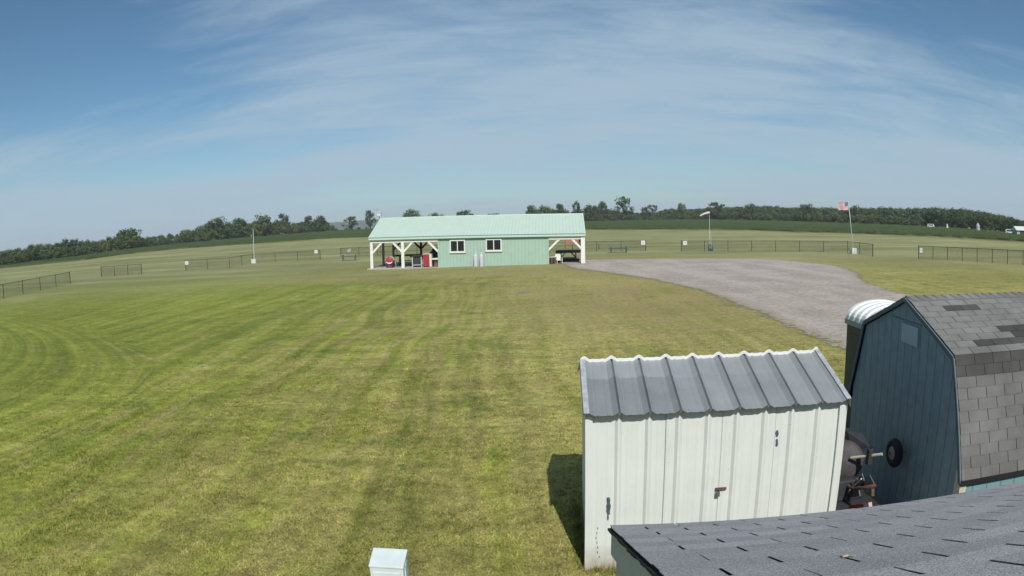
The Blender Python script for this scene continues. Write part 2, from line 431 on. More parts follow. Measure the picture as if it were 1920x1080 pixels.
front = [gnd(*p) for p in [(1068, 502), (1100, 506), (1150, 513), (1215, 523), (1290, 539), (1360, 561), (1430, 590), (1500, 620), (1575, 655)]]
back = [gnd(*p) for p in [(1700, 553), (1650, 538), (1615, 525), (1606, 514), (1590, 503), (1560, 496), (1450, 486), (1350, 484.5), (1200, 485.5), (1098, 487.5)]]
outl = [(p.x, p.y) for p in front]+[(9.6, 12.5), (10.0, 8), (10.6, 0), (11, -12), (22, -12), (20.5, 8), (19.6, 18)]+[(p.x, p.y) for p in back]+[(4.2, 66)]
def make_gravel():
    import numpy as np
    poly = np.array(ragged(smooth_closed(outl, 2), .5, .25, 3.1)); st = .45
    gx = np.arange(poly[:, 0].min()-1.5, poly[:, 0].max()+1.5, st); gy = np.arange(-1, poly[:, 1].max()+1.5, st)
    XX, YY = np.meshgrid(gx, gy, indexing='ij'); d2 = np.full(XX.shape, 1e9); ins = np.zeros(XX.shape, bool)
    A, B = poly, np.roll(poly, -1, 0)
    for (ax, ay), (bx, by) in zip(A, B):
        ex, ey = bx-ax, by-ay; L2 = ex*ex+ey*ey+1e-12
        t = np.clip(((XX-ax)*ex+(YY-ay)*ey)/L2, 0, 1); d2 = np.minimum(d2, (XX-ax-t*ex)**2+(YY-ay-t*ey)**2)
        if ay != by: ins ^= ((ay > YY) != (by > YY)) & (XX < (bx-ax)*(YY-ay)/(by-ay)+ax)
    sd = np.where(ins, 1, -1)*np.sqrt(d2)
    keep = sd > -1.0; idx = -np.ones(XX.shape, int); idx[keep] = np.arange(keep.sum())
    vs = [(float(x), float(y), .016) for x, y in zip(XX[keep], YY[keep])]; fs = []
    for a in range(len(gx)-1):
        for b in range(len(gy)-1):
            q = (idx[a, b], idx[a+1, b], idx[a+1, b+1], idx[a, b+1])
            if min(q) >= 0: fs.append([int(k) for k in q])
    me = bpy.data.meshes.new('gravel_drive'); me.from_pydata(vs, [], fs); me.materials.append(gravel_material())
    at = me.attributes.new('edge', 'FLOAT', 'POINT'); at.data.foreach_set('value', [float(v) for v in sd[keep]])
    o = bpy.data.objects.new('gravel_drive', me); col.objects.link(o); tag(o, kind='structure')
make_gravel()

CROP = [(-20, 505), (37, 500), (160, 487.5), (250, 475), (350, 466), (475, 457.5), (550, 452), (617, 447.5), (690, 445), (830, 437), (960, 432.5), (1100, 431), (1189, 431), (1320, 431), (1408, 432), (1496, 435.5), (1595, 438), (1709, 442.5), (1824, 448), (1920, 454), (1990, 459)]
EDGE = [march(*p) for p in CROP]
def make_crop():
    tab = [(math.degrees(math.atan2(p.x, p.y)), math.hypot(p.x, p.y)) for p in EDGE]
    mb = MB(); vs = []; cols = 0; rows = 26
    a = tab[0][0]; A = []
    while a <= tab[-1][0]: A.append(a); a += .22
    for az in A:
        r0 = lerp_table(tab, az)+1.5*noise.noise((az*.8, 3, 1)); r1 = max(r0+8, tree_d(R(az))-3)
        x, y = r0*math.sin(R(az)), r0*math.cos(R(az)); vs.append((x, y, terrain(x, y)-.05))
        for j in range(rows):
            t = (j/(rows-1))**1.3; r = r0+.4+(r1-r0)*t; x, y = r*math.sin(R(az)), r*math.cos(R(az))
            vs.append((x, y, terrain(x, y)+.42+.22*noise.noise((x*.35, y*.35, 0))+.1*noise.noise((x*1.7, y*1.7, 5))))
    n = rows+1
    fs = [(i*n+j, (i+1)*n+j, (i+1)*n+j+1, i*n+j+1) for i in range(len(A)-1) for j in range(rows)]
    mb.add(vs, fs)
    # loose leaves standing out of the near rows
    for k in range(9000):
        az = random.uniform(A[0], A[-1]); r0 = lerp_table(tab, az); r = r0+random.random()**2*70
        x, y = r*math.sin(R(az)), r*math.cos(R(az)); z = terrain(x, y)+random.uniform(.35, .6); s = random.uniform(.08, .2)
        u = Vector((random.uniform(-1, 1), random.uniform(-1, 1), random.uniform(-.2, .2)))*s; w = Vector((random.uniform(-1, 1), random.uniform(-1, 1), .2))*s*.6
        p = Vector((x, y, z)); mb.add([p-u-w, p+u-w, p+u+w, p-u+w], [(0, 1, 2, 3)])
    o = mb.build('crop_field', crop_material()); tag(o, 'dark green crop growing in a wide band before the trees', 'crop', kind='stuff')
    # pale dry strip mown along the crop's edge
    mb = MB(); vs = []
    for i, az in enumerate(A):
        r0 = lerp_table(tab, az); wd = 1.6+1.3*abs(noise.noise((az*1.3, 7, 2)))+ (1.5 if abs(az) < 40 else .5)
        for r in (r0-wd, r0+1.0):
            x, y = r*math.sin(R(az)), r*math.cos(R(az)); vs.append((x, y, terrain(x, y)+.06))
    mb.add(vs, [(2*i, 2*i+2, 2*i+3, 2*i+1) for i in range(len(A)-1)])
    tag(mb.build('grass_verge', mat('dry_grass', (.27, .26, .115), .9, .3, .3)), kind='structure')
make_crop()

def make_hills():
    prof = [(600, 418), (625, 417), (655, 414.5), (690, 413), (760, 409), (840, 405.5), (900, 404), (985, 403.5), (1080, 402), (1200, 399), (1400, 398), (1600, 400), (1900, 420)]
    pts = []
    for i, (px, py) in enumerate(prof):
        pass
    rows = []
    px = 560
    D = 2600.0
    top, bot, bk = [], [], []
    while px < 1500:
        py = lerp_table(prof, px)+noise.noise((px*.06, 0, 0))*1.1+noise.noise((px*.25, 4, 0))*.5
        d = ray(px, py); h = math.hypot(d.x, d.y); x, y = d.x/h, d.y/h
        z = CAM_H+D*d.z/h
        bot.append((x*(D-500), y*(D-500), -5)); top.append((x*D, y*D, z)); bk.append((x*(D+500), y*(D+500), -5)); px += 4
    n = len(top); mb = MB()
    mb.add(bot+top+bk, [(i, i+1, n+i+1, n+i) for i in range(n-1)]+[(n+i, n+i+1, 2*n+i+1, 2*n+i) for i in range(n-1)])
    tag(mb.build('hills', HILLM), kind='structure')
make_hills()

# ---------------------------------------------------------------- corrugated panels
def rib_profile(s0, s1, first, pitch, rh, bw, tw, minor=True, mh=.005):
    """(s, height) points of a ribbed steel sheet between s0 and s1"""
    pts = [(s0, 0.0)]
    k = math.floor((s0-first)/pitch)-1; c = first+k*pitch
    ev = []
    while c < s1+pitch:
        ev.append((c, 'M'))
        if minor:
            for q in (1/3, 2/3): ev.append((c+pitch*q, 'm'))
        c += pitch
    for c, t in ev:
        q = [(-bw/2, 0), (-tw/2, rh), (tw/2, rh), (bw/2, 0)] if t == 'M' else [(-.022, 0), (-.010, mh), (.010, mh), (.022, 0)]
        for dx, h in q:
            if s0+.001 < c+dx < s1-.001: pts.append((c+dx, h))
    pts.append((s1, 0.0)); return pts
def ribbed(mb, prof, f, a, b, mi=0, t=1.0, thick=.0):
    """sweep profile: f(s, h, w) -> point, from w=a to w=b"""
    vs = []
    for s, h in prof: vs += [f(s, h, a), f(s, h, b)]
    mb.add(vs, [(2*i, 2*i+2, 2*i+3, 2*i+1) for i in range(len(prof)-1)], mi, t)

# ---------------------------------------------------------------- white metal shed
SH_A = -.068; SH_G = gnd(1098, 1070); SH_L = 2.779
SH_U = Vector((math.cos(SH_A), math.sin(SH_A), 0)); SH_V = Vector((-math.sin(SH_A), math.cos(SH_A), 0))
def shed_px(px, py):
    P = on_plane(px, py, SH_G-.025*SH_V, SH_V)-SH_G; return P.dot(SH_U), P.z
def make_white_shed():
    L, EZ, RZ, RD = SH_L, 1.827, 2.118, .882
    t = thing('white_shed', 'small white ribbed steel shed with grey metal roof and double doors', 'shed', SH_G, SH_A)
    W = 2*RD
    b = MB(); b.prism([(.02, 0), (W-.02, 0), (W-.02, EZ-.05), (RD, RZ-.05), (.02, EZ-.05)], 'x', .02, L-.02); b.build('shed_body', SHEDWHITE, t)
    FR = lambda s, h, w: (s, -.004-h, w)
    def panel(name, s0, s1, z0=.03, dz=0, dy=0):
        mb = MB(); pr = rib_profile(s0, s1, .32, .305, .026, .075, .018, mh=.003)
        ribbed(mb, pr, lambda s, h, w: (s, -.004-dy-h, w), z0, 1.80)
        # returned edges so the sheet has depth
        for s in (s0, s1): mb.b2((s-.002, -.004-dy, z0), (s+.002, .02, 1.80))
        return mb
    patches = {'bare': [], }
    l = panel('wall', .0, .795); l.mi = [0]*len(l.f)
    def chip(mb, px0, px1, py0, py1, seed, mi=1):
        rnd = random.Random(seed); s0, z1 = shed_px(px0, py0); s1, z0 = shed_px(px1, py1)
        n = 7; left, right = [], []
        for i in range(n):
            z = z0+(z1-z0)*i/(n-1); c = (s0+s1)/2; w = (s1-s0)/2
            taper = .45+.55*math.sin(math.pi*(.15+.7*i/(n-1)))
            left.append((c-w*taper*rnd.uniform(.6, 1.1), -.0075, z)); right.append((c+w*taper*rnd.uniform(.6, 1.1), -.0075, z))
        mb.add(left+right, [(i, i+1, n+i+1, n+i) for i in range(n-1)], mi)
    BARE = mat('bare_blue_steel', (.07, .09, .12), .5, .3, 20)
    chip(l, 1136.5, 1145.5, 934, 966, 1); chip(l, 1138, 1142, 966, 977, 2)
    for q in range(7):
        px = 1120+random.uniform(-6, 6); py = 990+q*9; chip(l, px, px+2, py, py+4, 20+q)
    l.build('front_wall', [SHEDWHITE, BARE], t)
    d1 = panel('door', .803, 1.383, .05, dy=.006); chip(d1, 1288.5, 1291, 957, 970, 3); o = d1.build('door', [SHEDWHITE, BARE], t); tag(o, 'left leaf of the double door')
    d2 = panel('door', 1.389, 1.965, .05, dy=.006); o2 = d2.build('door', [SHEDWHITE, BARE], t); tag(o2, 'right leaf of the double door with the hasp and padlock')
    r = panel('wall', 1.973, L); chip(r, 1455, 1461, 808, 820, 4); chip(r, 1455.5, 1459.5, 824, 838, 5); r.build('front_wall', [SHEDWHITE, BARE], t)
    # hasp
    s, z = shed_px(1347, 917)
    h = MB(); h.b2((s-.035, -.034, z-.012), (s+.085, -.014, z+.014)); h.build('hasp', RUST, o2)
    h = MB(); h.b2((s-.03, -.058, z-.075), (s+.012, -.036, z-.025)); h.tube([(s-.024, -.047, z-.028), (s-.024, -.047, z+.006), (s+.006, -.047, z+.006), (s+.006, -.047, z-.028)], .005, 6); h.build('padlock', STEELGREY, o2, bevel=.004)
    # corner trims
    for x0, x1 in ((-.012, .062), (L-.075, L+.012)):
        c = MB(); c.b2((x0, -.036, .02), (x1, -.0085, 1.80)); c.b2((x0, -.0085, .02) if x0 < 1 else (x1-.012, -.0085, .02), (x0+.012, .1, 1.8) if x0 < 1 else (x1, .1, 1.8)); c.build('corner_trim', SHEDWHITE, t)
    s = MB(); s.b2((-.01, -.03, -.05), (L+.01, .05, .03)); s.build('sill_board', mat('rotten_sill', (.20, .16, .11), .9, .4, 15), t)
    # roof: ribbed sheets, the lower left part darker where an old coating has worn
    sl = math.hypot(RD, RZ-EZ); cy, cz = RD/sl, (RZ-EZ)/sl; OH = .115
    def RF(s, h, w): return (s, -OH*cy+w*cy-h*cz, EZ-OH*cz+w*cz+h*cy+.012)
    total = sl+OH
    mb = MB(); cut = total*.64
    edges = [-.03, .32, .625, .93, 1.235, 1.54, 1.845, 2.15, 2.455, L+.012]
    rnd = random.Random(5)
    for i in range(len(edges)-1):
        pr = rib_profile(edges[i], edges[i+1], .015, .305, .033, .125, .026, mh=.004)
        c = cut+rnd.uniform(-.03, .03)
        lo = (.83 if i < 3 else rnd.uniform(.92, 1.0)); hi = rnd.uniform(.99, 1.06)
        ribbed(mb, pr, RF, 0, c, 0, lo); ribbed(mb, pr, RF, c, total, 0, hi)
    o = mb.build('roof', GALV, t, tint=True); so = o.modifiers.new('Solidify', 'SOLIDIFY'); so.thickness = .006; so.offset = -1
    mb = MB(); prb = rib_profile(-.03, L+.012, .015, .305, .033, .125, .026, mh=.004)
    def RB(s, h, w): return (s, RD+.01+w*cy+h*cz, RZ-w*cz+h*cy+.012)
    ribbed(mb, prb, RB, 0, total, 0, 1.0); o = mb.build('rear_roof', GALV, t, tint=True); so = o.modifiers.new('Solidify', 'SOLIDIFY'); so.thickness = .006
    mb = MB()
    ribbed(mb, prb, lambda s, h, w: (s, RD+.004-w*.25, RZ+.010+h+w), 0, .036)
    o = mb.build('ridge_closure', mat('bright_white_closure', (.80, .82, .80), .4, .03), t); so = o.modifiers.new('Solidify', 'SOLIDIFY'); so.thickness = .006
    for x in (-.03, L+.012):
        mb = MB(); e = .055 if x < 0 else -.055
        p0 = Vector(RF(x, .03, -.005)); p1 = Vector(RF(x, .03, total)); q = Vector((e, 0, 0)); n = Vector((0, -cz, cy))*.012
        dn = Vector((0, 0, -.09))
        mb.add([p0, p1, p1+q, p0+q, p0+n, p1+n, p1+q+n, p0+q+n], [(0, 1, 2, 3), (4, 7, 6, 5), (0, 4, 5, 1), (3, 2, 6, 7), (0, 3, 7, 4), (1, 5, 6, 2)])
        w = Vector((-.004 if x < 0 else .004, 0, 0)); mb.add([p0+w, p1+w, p1+w+dn, p0+w+dn], [(0, 1, 2, 3)])
        mb.build('rake_trim', GALVTRIM, t)
make_white_shed()

# ---------------------------------------------------------------- shingles
def shingles(mb, o, u, w, length, slope, tab, expo, rnd, gap=.008, lip=.006, dark=None, skip=0.0, base=(.9, 1.1), strip=3):
    """courses of three-tab shingles from the eave upward; each tab a wedge standing a few mm proud"""
    o, u, w = Vector(o), Vector(u), Vector(w); n = u.cross(w).normalized()
    if n.z < 0: n = -n
    rows = int(slope/expo+.5); expo = slope/rows
    for r in range(rows):
        off = (tab/2 if r % 2 else 0) + rnd.uniform(-.008, .008)
        x = -off; k = 0
        while x < length:
            if k % strip == 0: shade = rnd.uniform(*base)
            x0, x1 = max(0, x), min(length, x+tab); k += 1; x += tab
            if x1-x0 < .02: continue
            g0 = gap/2; g1 = gap/2 if rnd.random() > skip else -.001
            t = shade*rnd.uniform(.95, 1.05)
            if dark and dark(r, (x0+x1)/2, rows): t = rnd.uniform(.36, .48)
            a = r*expo; bq = (r+1)*expo+.004
            L0 = lip*rnd.uniform(.8, 1.2)
            p = lambda s, q, h: o+u*s+w*q+n*h
            j = rnd.uniform(-.002, .002)
            vs = [p(x0+g0, a+j, L0), p(x1-g1, a+j, L0), p(x1-g1, bq, .001), p(x0+g0, bq, .001), p(x0+g0, a+j, 0), p(x1-g1, a+j, 0)]
            mb.add(vs, [(0, 1, 2, 3), (4, 5, 1, 0), (4, 0, 3), (5, 2, 1)], 0, t)

# ---------------------------------------------------------------- blue gambrel shed
BL_A = -.113
def make_blue_shed():
    RZ, WB, ZB, WE, ZE = 2.761, 1.269, 2.293, 1.738, 1.083; LEN = 4.4
    t = thing('blue_barn_shed', 'dark blue gambrel garden shed with grey shingle roof missing some tabs', 'shed', (4.656, 6.803, 0), BL_A)
    th = .05
    prof = [(-1.60, 0), (1.60, 0), (1.60, 1.30), (WB-.03, ZB-.06), (0, RZ-.06), (-WB+.03, ZB-.06), (-1.60, 1.30)]
    b = MB(); b.prism(prof, 'x', .03, LEN-.03); b.build('gable_wall', [BLUE], t)
    fr = MB(); fr.b2((.05, -1.70, 0), (LEN-.05, -1.602, 1.17)); fr.build('front_wall', BLUEF, t)
    c = MB(); c.b2((.012, -1.715, 0), (.10, -1.59, 1.15)); c.build('corner_board', mat('pale_corner_board', (.5, .47, .38), .7, .15, 10), t)
    # panel over the gable vent
    z0, z1 = 2.215, 2.440
    p = MB(); p.box((.018, -.145, (z0+z1)/2), (.024, .44, .225)); p.build('vent_cover', mat('pale_blue_panel', (.33, .41, .45), .6, .06), t)
    bt = MB(); bt.b2((.022, -.42, z1+.03), (.029, .40, z1+.045)); bt.build('trim_strip', BLUETRIM, t)
    rnd = random.Random(11)
    deck = MB()
    for sg in (-1, 1):
        A, B, C = (sg*WE, ZE), (sg*WB, ZB), (0, RZ)
        for P, Q in ((A, B), (B, C)):
            d = Vector((0, Q[0]-P[0], Q[1]-P[1])); n = Vector((0, -d.z, d.y)).normalized(); n = n if n.z > 0 else -n
            v = [Vector((x, p[0], p[1]))+n*h for x in (0, LEN) for p in (P, Q) for h in (-.03, -.001)]
            deck.add(v, [(0, 1, 3, 2), (4, 6, 7, 5), (0, 4, 5, 1), (2, 3, 7, 6), (0, 2, 6, 4), (1, 5, 7, 3)])
    deck.build('roof_deck', UNDERLAY, t)
    def dark_up(r, x, rows):
        q = rows-1-r
        return {1: False, 2: (.38 < x < .95) or (1.95 < x < 2.9), 6: 1.0 < x < 2.3, 7: .95 < x < 2.1, 8: .45 < x < 1.85}.get(q, False)
    def dark_lo(r, x, rows):
        q = rows-1-r
        return q in (0, 1) or (q == 0)
    s = MB()
    for sg in (-1, 1):
        lo = Vector((0, sg*(WB-WE), ZB-ZE)); up = Vector((0, -sg*WB, RZ-ZB))
        shingles(s, (0, sg*WE, ZE), (1, 0, 0), lo.normalized(), LEN, lo.length+.01, .268, .122, rnd, dark=dark_lo if sg < 0 else None, base=(.80, .92))
        shingles(s, (0, sg*(WB+.004), ZB+.004), (1, 0, 0), up.normalized(), LEN, up.length, .268, .1355, rnd, dark=dark_up if sg < 0 else None, base=(1.02, 1.18))
    # ridge caps folded over the top
    x = 0; k = 0
    while x < LEN:
        tt = rnd.uniform(.95, 1.2); dz = (RZ-ZB)/WB
        for sg in (-1, 1):
            P = [(x+.006, 0, RZ+.016), (x+.132, 0, RZ+.010), (x+.132+.05, sg*.125, RZ-.125*dz+.010), (x+.006+.05, sg*.125, RZ-.125*dz+.016)]
            s.add(P, [(0, 1, 2, 3)], 0, tt)
        x += .134
    s.build('shingle_roof', SHINGLE, t, tint=True)
    # rake trim along the gable edge and drip edge over the front wall
    rk = MB()
    pts = [(-WE, ZE), (-WB, ZB), (0, RZ), (WB, ZB), (WE, ZE)]
    for P, Q in zip(pts, pts[1:]):
        rk.bar((-.008, P[0], P[1]-.035), (-.008, Q[0], Q[1]-.035), .07, .018, up=(1, 0, 0)) if False else rk.bar((-.01, P[0]*.992, P[1]-.032), (-.01, Q[0]*.992, Q[1]-.032), .018, .05, up=Vector((0, -(Q[1]-P[1]), Q[0]-P[0])).normalized())
    rk.build('rake_trim', mat('dark_blue_trim', (.10, .13, .15), .7, .15, 8), t)
    de = MB(); de.b2((-.01, -WE-.012, ZE-.05), (LEN, -WE+.02, ZE+.002)); de.build('drip_edge', BLACKM, t)
make_blue_shed()

# ---------------------------------------------------------------- building under the camera
FG_A = -.116; FG_C = EYE+ray(1145, 988)*3.15
def make_near_building():
    LEN, PITCH, DEP = 7.0, .383, 3.05
    t = thing('near_outbuilding', 'grey shingled roof of the outbuilding in the right foreground', 'building', (FG_C.x, FG_C.y, 0), FG_A)
    Z = FG_C.z; RZ = Z+DEP*math.tan(PITCH)
    b = MB(); b.prism([(-.10, 0), (-.10, Z-.04), (-DEP, RZ-.10), (-2*DEP+.1, Z-.04), (-2*DEP+.1, 0)], 'x', .022, LEN-.05)
    b.build('wall', mat('blue_grey_siding', (.40, .42, .44), .7, .08, 5), t)
    dk = MB(); sl = DEP/math.cos(PITCH)
    for sg in (1, -1):
        y0 = 0 if sg == 1 else -2*DEP
        P = [(0, y0, Z), (LEN, y0, Z), (LEN, -DEP, RZ), (0, -DEP, RZ)]
        dk.add(P+[(x, y, z-.025) for x, y, z in P], [(0, 1, 2, 3), (4, 7, 6, 5), (0, 4, 5, 1), (1, 5, 6, 2), (2, 6, 7, 3), (3, 7, 4, 0)])
    dk.build('roof_deck', UNDERLAY, t)
    s = MB(); rnd = random.Random(3)
    w = Vector((0, -math.cos(PITCH), math.sin(PITCH)))
    shingles(s, (-.012, .010, Z+.001), (1, 0, 0), w, LEN, sl, .308, .140, rnd, gap=.011, lip=.0035, skip=.12, base=(.88, 1.10), strip=3)
    s.build('shingle_roof', SLATE, t, tint=True)
    s = MB(); shingles(s, (-.012, -2*DEP-.01, Z+.001), (1, 0, 0), (0, math.cos(PITCH), math.sin(PITCH)), LEN, sl, .308, .140, rnd, gap=.011, lip=.0035)
    s.build('rear_shingle_roof', SLATE, t, tint=True)
    f = MB()
    for sg in (1, -1):
        y0 = 0 if sg == 1 else -2*DEP
        f.add([(x, y0, Z-.028) for x in (.004, .021)]+[(x, -DEP, RZ-.028) for x in (.004, .021)]+[(x, y0, Z-.15) for x in (.004, .021)]+[(x, -DEP, RZ-.15) for x in (.004, .021)],
              [(0, 1, 3, 2), (4, 6, 7, 5), (0, 2, 6, 4), (1, 5, 7, 3), (0, 4, 5, 1), (2, 3, 7, 6)])
    f.build('rake_board', mat('blue_grey_board', (.42, .44, .46), .7, .06, 5), t)
    d = MB()
    for k in range(26):   # ragged drip edge at the left rake
        y = -k*.117
        h = y*-math.tan(PITCH)
        d.add([(-.014, y, Z+h-.006), (-.014, y-.117, Z+h+.117*math.tan(PITCH)-.006), (-.014, y-.117, Z+h+.117*math.tan(PITCH)-.010-.012*random.random()), (-.014, y, Z+h-.010-.012*random.random())]
              + [(.004, y, Z+h-.006), (.004, y-.117, Z+h+.117*math.tan(PITCH)-.006), (.004, y-.117, Z+h+.117*math.tan(PITCH)-.024), (.004, y, Z+h-.024)],
              [(0, 1, 2, 3), (4, 7, 6, 5), (0, 4, 5, 1), (3, 2, 6, 7)])
    d.build('drip_edge', UNDERLAY, t)
    g = MB(); g.b2((.03, -.004, Z-.14), (LEN, .012, Z-.03)); g.build('eave_board', MATS['blue_grey_board'], t)
    for ch in t.children:      # the rakes are not quite square to the eave
        for v in ch.data.vertices: v.co.x -= .052*v.co.y
    # a twig lying on the shingles
    P = on_plane(1588, 1052, FG_C, Vector((0, 1, 0)))
    u = Vector((math.cos(FG_A), math.sin(FG_A), 0)); v = Vector((math.sin(FG_A), -math.cos(FG_A), 0)); ww = v*math.cos(PITCH)+Vector((0, 0, math.sin(PITCH))); n = u.cross(ww)
    if n.z < 0: n = -n
    pts = [on_plane(x, y, FG_C, n)+n*.012 for x, y in ((1580, 1053), (1590, 1050.5), (1603, 1051))]
    tw = MB(); tw.tube([p-pts[0] for p in pts], [.002, .003, .0015], 6); o = tw.build('twig', mat('dry_twig', (.42, .38, .30), .8), loc=pts[0]); tag(o, 'short pale twig lying on the grey shingled roof', 'twig')
make_near_building()

# ---------------------------------------------------------------- portable toilet behind the blue shed
def make_porta():
    t = thing('portable_toilet', 'dark portable toilet with white domed ribbed roof behind the blue shed', 'toilet', (5.40, 8.66, 0), -.06)
    W = 1.12
    b = MB(); b.b2((0, 0, 0), (W, W, 2.0)); b.build('cabin', PORTA, t, bevel=.02)
    d = MB(); d.b2((-.006, .18, .15), (.02, W-.18, 1.85)); d.build('wall_panel', mat('green_plastic_panel', (.03, .045, .048), .5), t)
    c = MB(); c.b2((-.03, -.03, 1.97), (W+.03, W+.03, 2.055)); c.build('cornice', mat('grey_plastic_cornice', (.30, .33, .32), .5), t, bevel=.008)
    r = MB(); n = 18
    # vaulted roof with raised ribs running over the arc
    ys = []
    for k in range(6):
        y0 = -.03+k*.197
        ys += [(y0, 0), (y0+.03, .035), (y0+.125, .035), (y0+.155, 0)]
    vs = []
    for i in range(n+1):
        a = math.pi*i/n
        for y, h in ys: vs.append((W/2-(W/2+.015+h*.6)*math.cos(a), y, 2.05+(.27+h)*math.sin(a)**.8))
    m = len(ys); r.add(vs, [(i*m+j, (i+1)*m+j, (i+1)*m+j+1, i*m+j+1) for i in range(n) for j in range(m-1)])
    for y in (ys[0][0], ys[-1][0]):
        r.add([(W/2-(W/2+.015)*math.cos(math.pi*i/n), y, 2.05+.27*math.sin(math.pi*i/n)**.8) for i in range(n+1)], [tuple(range(n+1))])
    r.build('domed_roof', PORTAROOF, t)
make_porta()

# ---------------------------------------------------------------- machine and spare wheel between the sheds
def ray_x(px, py, x):
    d = ray(px, py); return EYE+d*(x/d.x)
def make_machine():
    base = Vector((4.0, 6.75, 0))
    t = thing('lawn_implement', 'old dark tow-behind implement with rusty pipe rail parked between the sheds', 'machine', base)
    P = lambda px, py, x: ray_x(px, py, x)-base
    # hood / cover
    a, b_, c, d = P(1592, 818, 4.0), P(1622, 822, 4.15), P(1638, 848, 4.15), P(1600, 858, 4.0)
    mb = MB(); back = Vector((.10, .35, -.05)); a, b_, c, d = [v+Vector((.08, .20, -.01)) for v in (a, b_, c, d)]; mb.add([a, b_, c, d, a+back, b_+back, c+back, d+back], [(0, 1, 2, 3), (4, 7, 6, 5), (0, 4, 5, 1), (1, 5, 6, 2), (2, 6, 7, 3), (3, 7, 4, 0)]); mb.build('engine_cover', CHARCOAL, t, bevel=.02)
    # drum
    cen = P(1584, 862, 4.0); ax = Vector((-.35, -.9, .25)).normalized(); M = ax.to_track_quat('Z', 'Y').to_matrix().to_4x4()
    mb = MB(); mb.lathe([(.02, .16), (.18, .15), (.235, .11), (.245, 0), (.245, -.2), (.2, -.24)], cen, 24, M=M); mb.build('drum', mat('dull_mauve_steel', (.062, .056, .062), .65, .3, 14), t, smooth=True)
    # axle
    mb = MB(); mb.tube([P(1596, 858.5, 3.98), P(1654, 851.5, 4.22)], .018, 10); mb.build('axle', mat('pale_worn_axle', (.46, .44, .36), .5, .1), t)
    mb = MB(); q = P(1630, 856, 4.12); mb.box(q, (.06, .07, .2)); mb.tube([q+Vector((0, 0, .08)), q+Vector((.02, -.03, .16))], .014, 6); mb.build('axle_bracket', CHARCOAL, t, bevel=.008)
    # lower frame: dark block enlarged to stand in for shade between the sheds, plates, bent rail, red reflector bar
    mb = MB(); mb.b2((-.42, -.60, .0), (.30, .75, .33)); mb.b2((-.30, -.1, .33), (.18, .55, .60)); mb.build('chassis_and_shade', CHARCOAL, t, bevel=.02)
    mb = MB()
    for A, B, C in (((1586, 935), (1606, 897), (1612, 930)), ((1612, 912), (1630, 890), (1641, 912)), ((1600, 910), (1616, 888), (1622, 912))):
        p = [P(x, y, 3.98) for x, y in (A, B, C)]; nn = (p[1]-p[0]).cross(p[2]-p[0]).normalized()*.012
        mb.add(p+[v+nn for v in p], [(0, 1, 2), (3, 5, 4), (0, 3, 4, 1), (1, 4, 5, 2), (2, 5, 3, 0)])
    mb.build('angled_plate', STEELGREY, t)
    mb = MB(); mb.tube([P(1600, 912, 3.95), P(1615, 898, 3.95)], .01, 6); mb.tube([P(1580, 937, 3.95), P(1594, 918, 3.95)], .01, 6); mb.build('brace_bar', ALUM, t)
    mb = MB(); mb.tube([P(1578, 890, 3.93), P(1583, 902, 3.93), P(1590, 911, 3.93), P(1600, 916.5, 3.93), P(1612, 915.5, 3.93), P(1641, 910.5, 3.98)], .021, 10); mb.build('pipe_rail', RUST, t, smooth=True)
    mb = MB(); p0, p1 = P(1636, 912, 3.97), P(1636, 930, 3.97); mb.bar(p0, p1, .04, .02); mb.build('rail_post', RUST, t)
    mb = MB(); p0, p1 = P(1598, 951, 3.90), P(1622, 948.5, 3.93); mb.bar(p0, p1, .05, .06); mb.build('red_bar', RED, t)
    mb = MB(); p0, p1 = P(1622.5, 948.5, 3.925), P(1632, 946.5, 3.935); mb.bar(p0, p1, .05, .06); mb.build('reflector', mat('pink_reflector', (.55, .36, .33), .4), t)
    # wheel leaning on the blue wall
    c = ray_x(1677, 849, 4.50); w = thing('spare_wheel', 'small black tyre with grey hub against the blue gable wall', 'wheel', c, BL_A)
    M = Matrix.Rotation(-math.pi/2, 4, 'Y')
    mb = MB(); prof = []
    for i in range(13):
        a = 2*math.pi*i/12; prof.append((.128+.052*math.cos(a), .055*math.sin(a)))
    mb.lathe(prof, (0, 0, 0), 28, M=M); mb.build('tyre', RUBBER, w, smooth=True)
    mb = MB(); mb.lathe([(.02, .062), (.03, .05), (.055, .042), (.078, .05), (.085, .03), (.085, -.03)], (0, 0, 0), 24, M=M); mb.build('rim', mat('grey_wheel_rim', (.30, .29, .26), .5, .15, 20), w, smooth=True)
    mb = MB(); mb.lathe([(.012, .075), (.018, .07), (.018, .05)], (0, 0, 0), 10, M=M); mb.build('hub_cap', DARKWOOD, w)
    mb = MB(); mb.tube([(.0, 0, 0), (.19, 0, 0)], .014, 8); mb.build('hanger_bolt', STEELGREY, w)
make_machine()

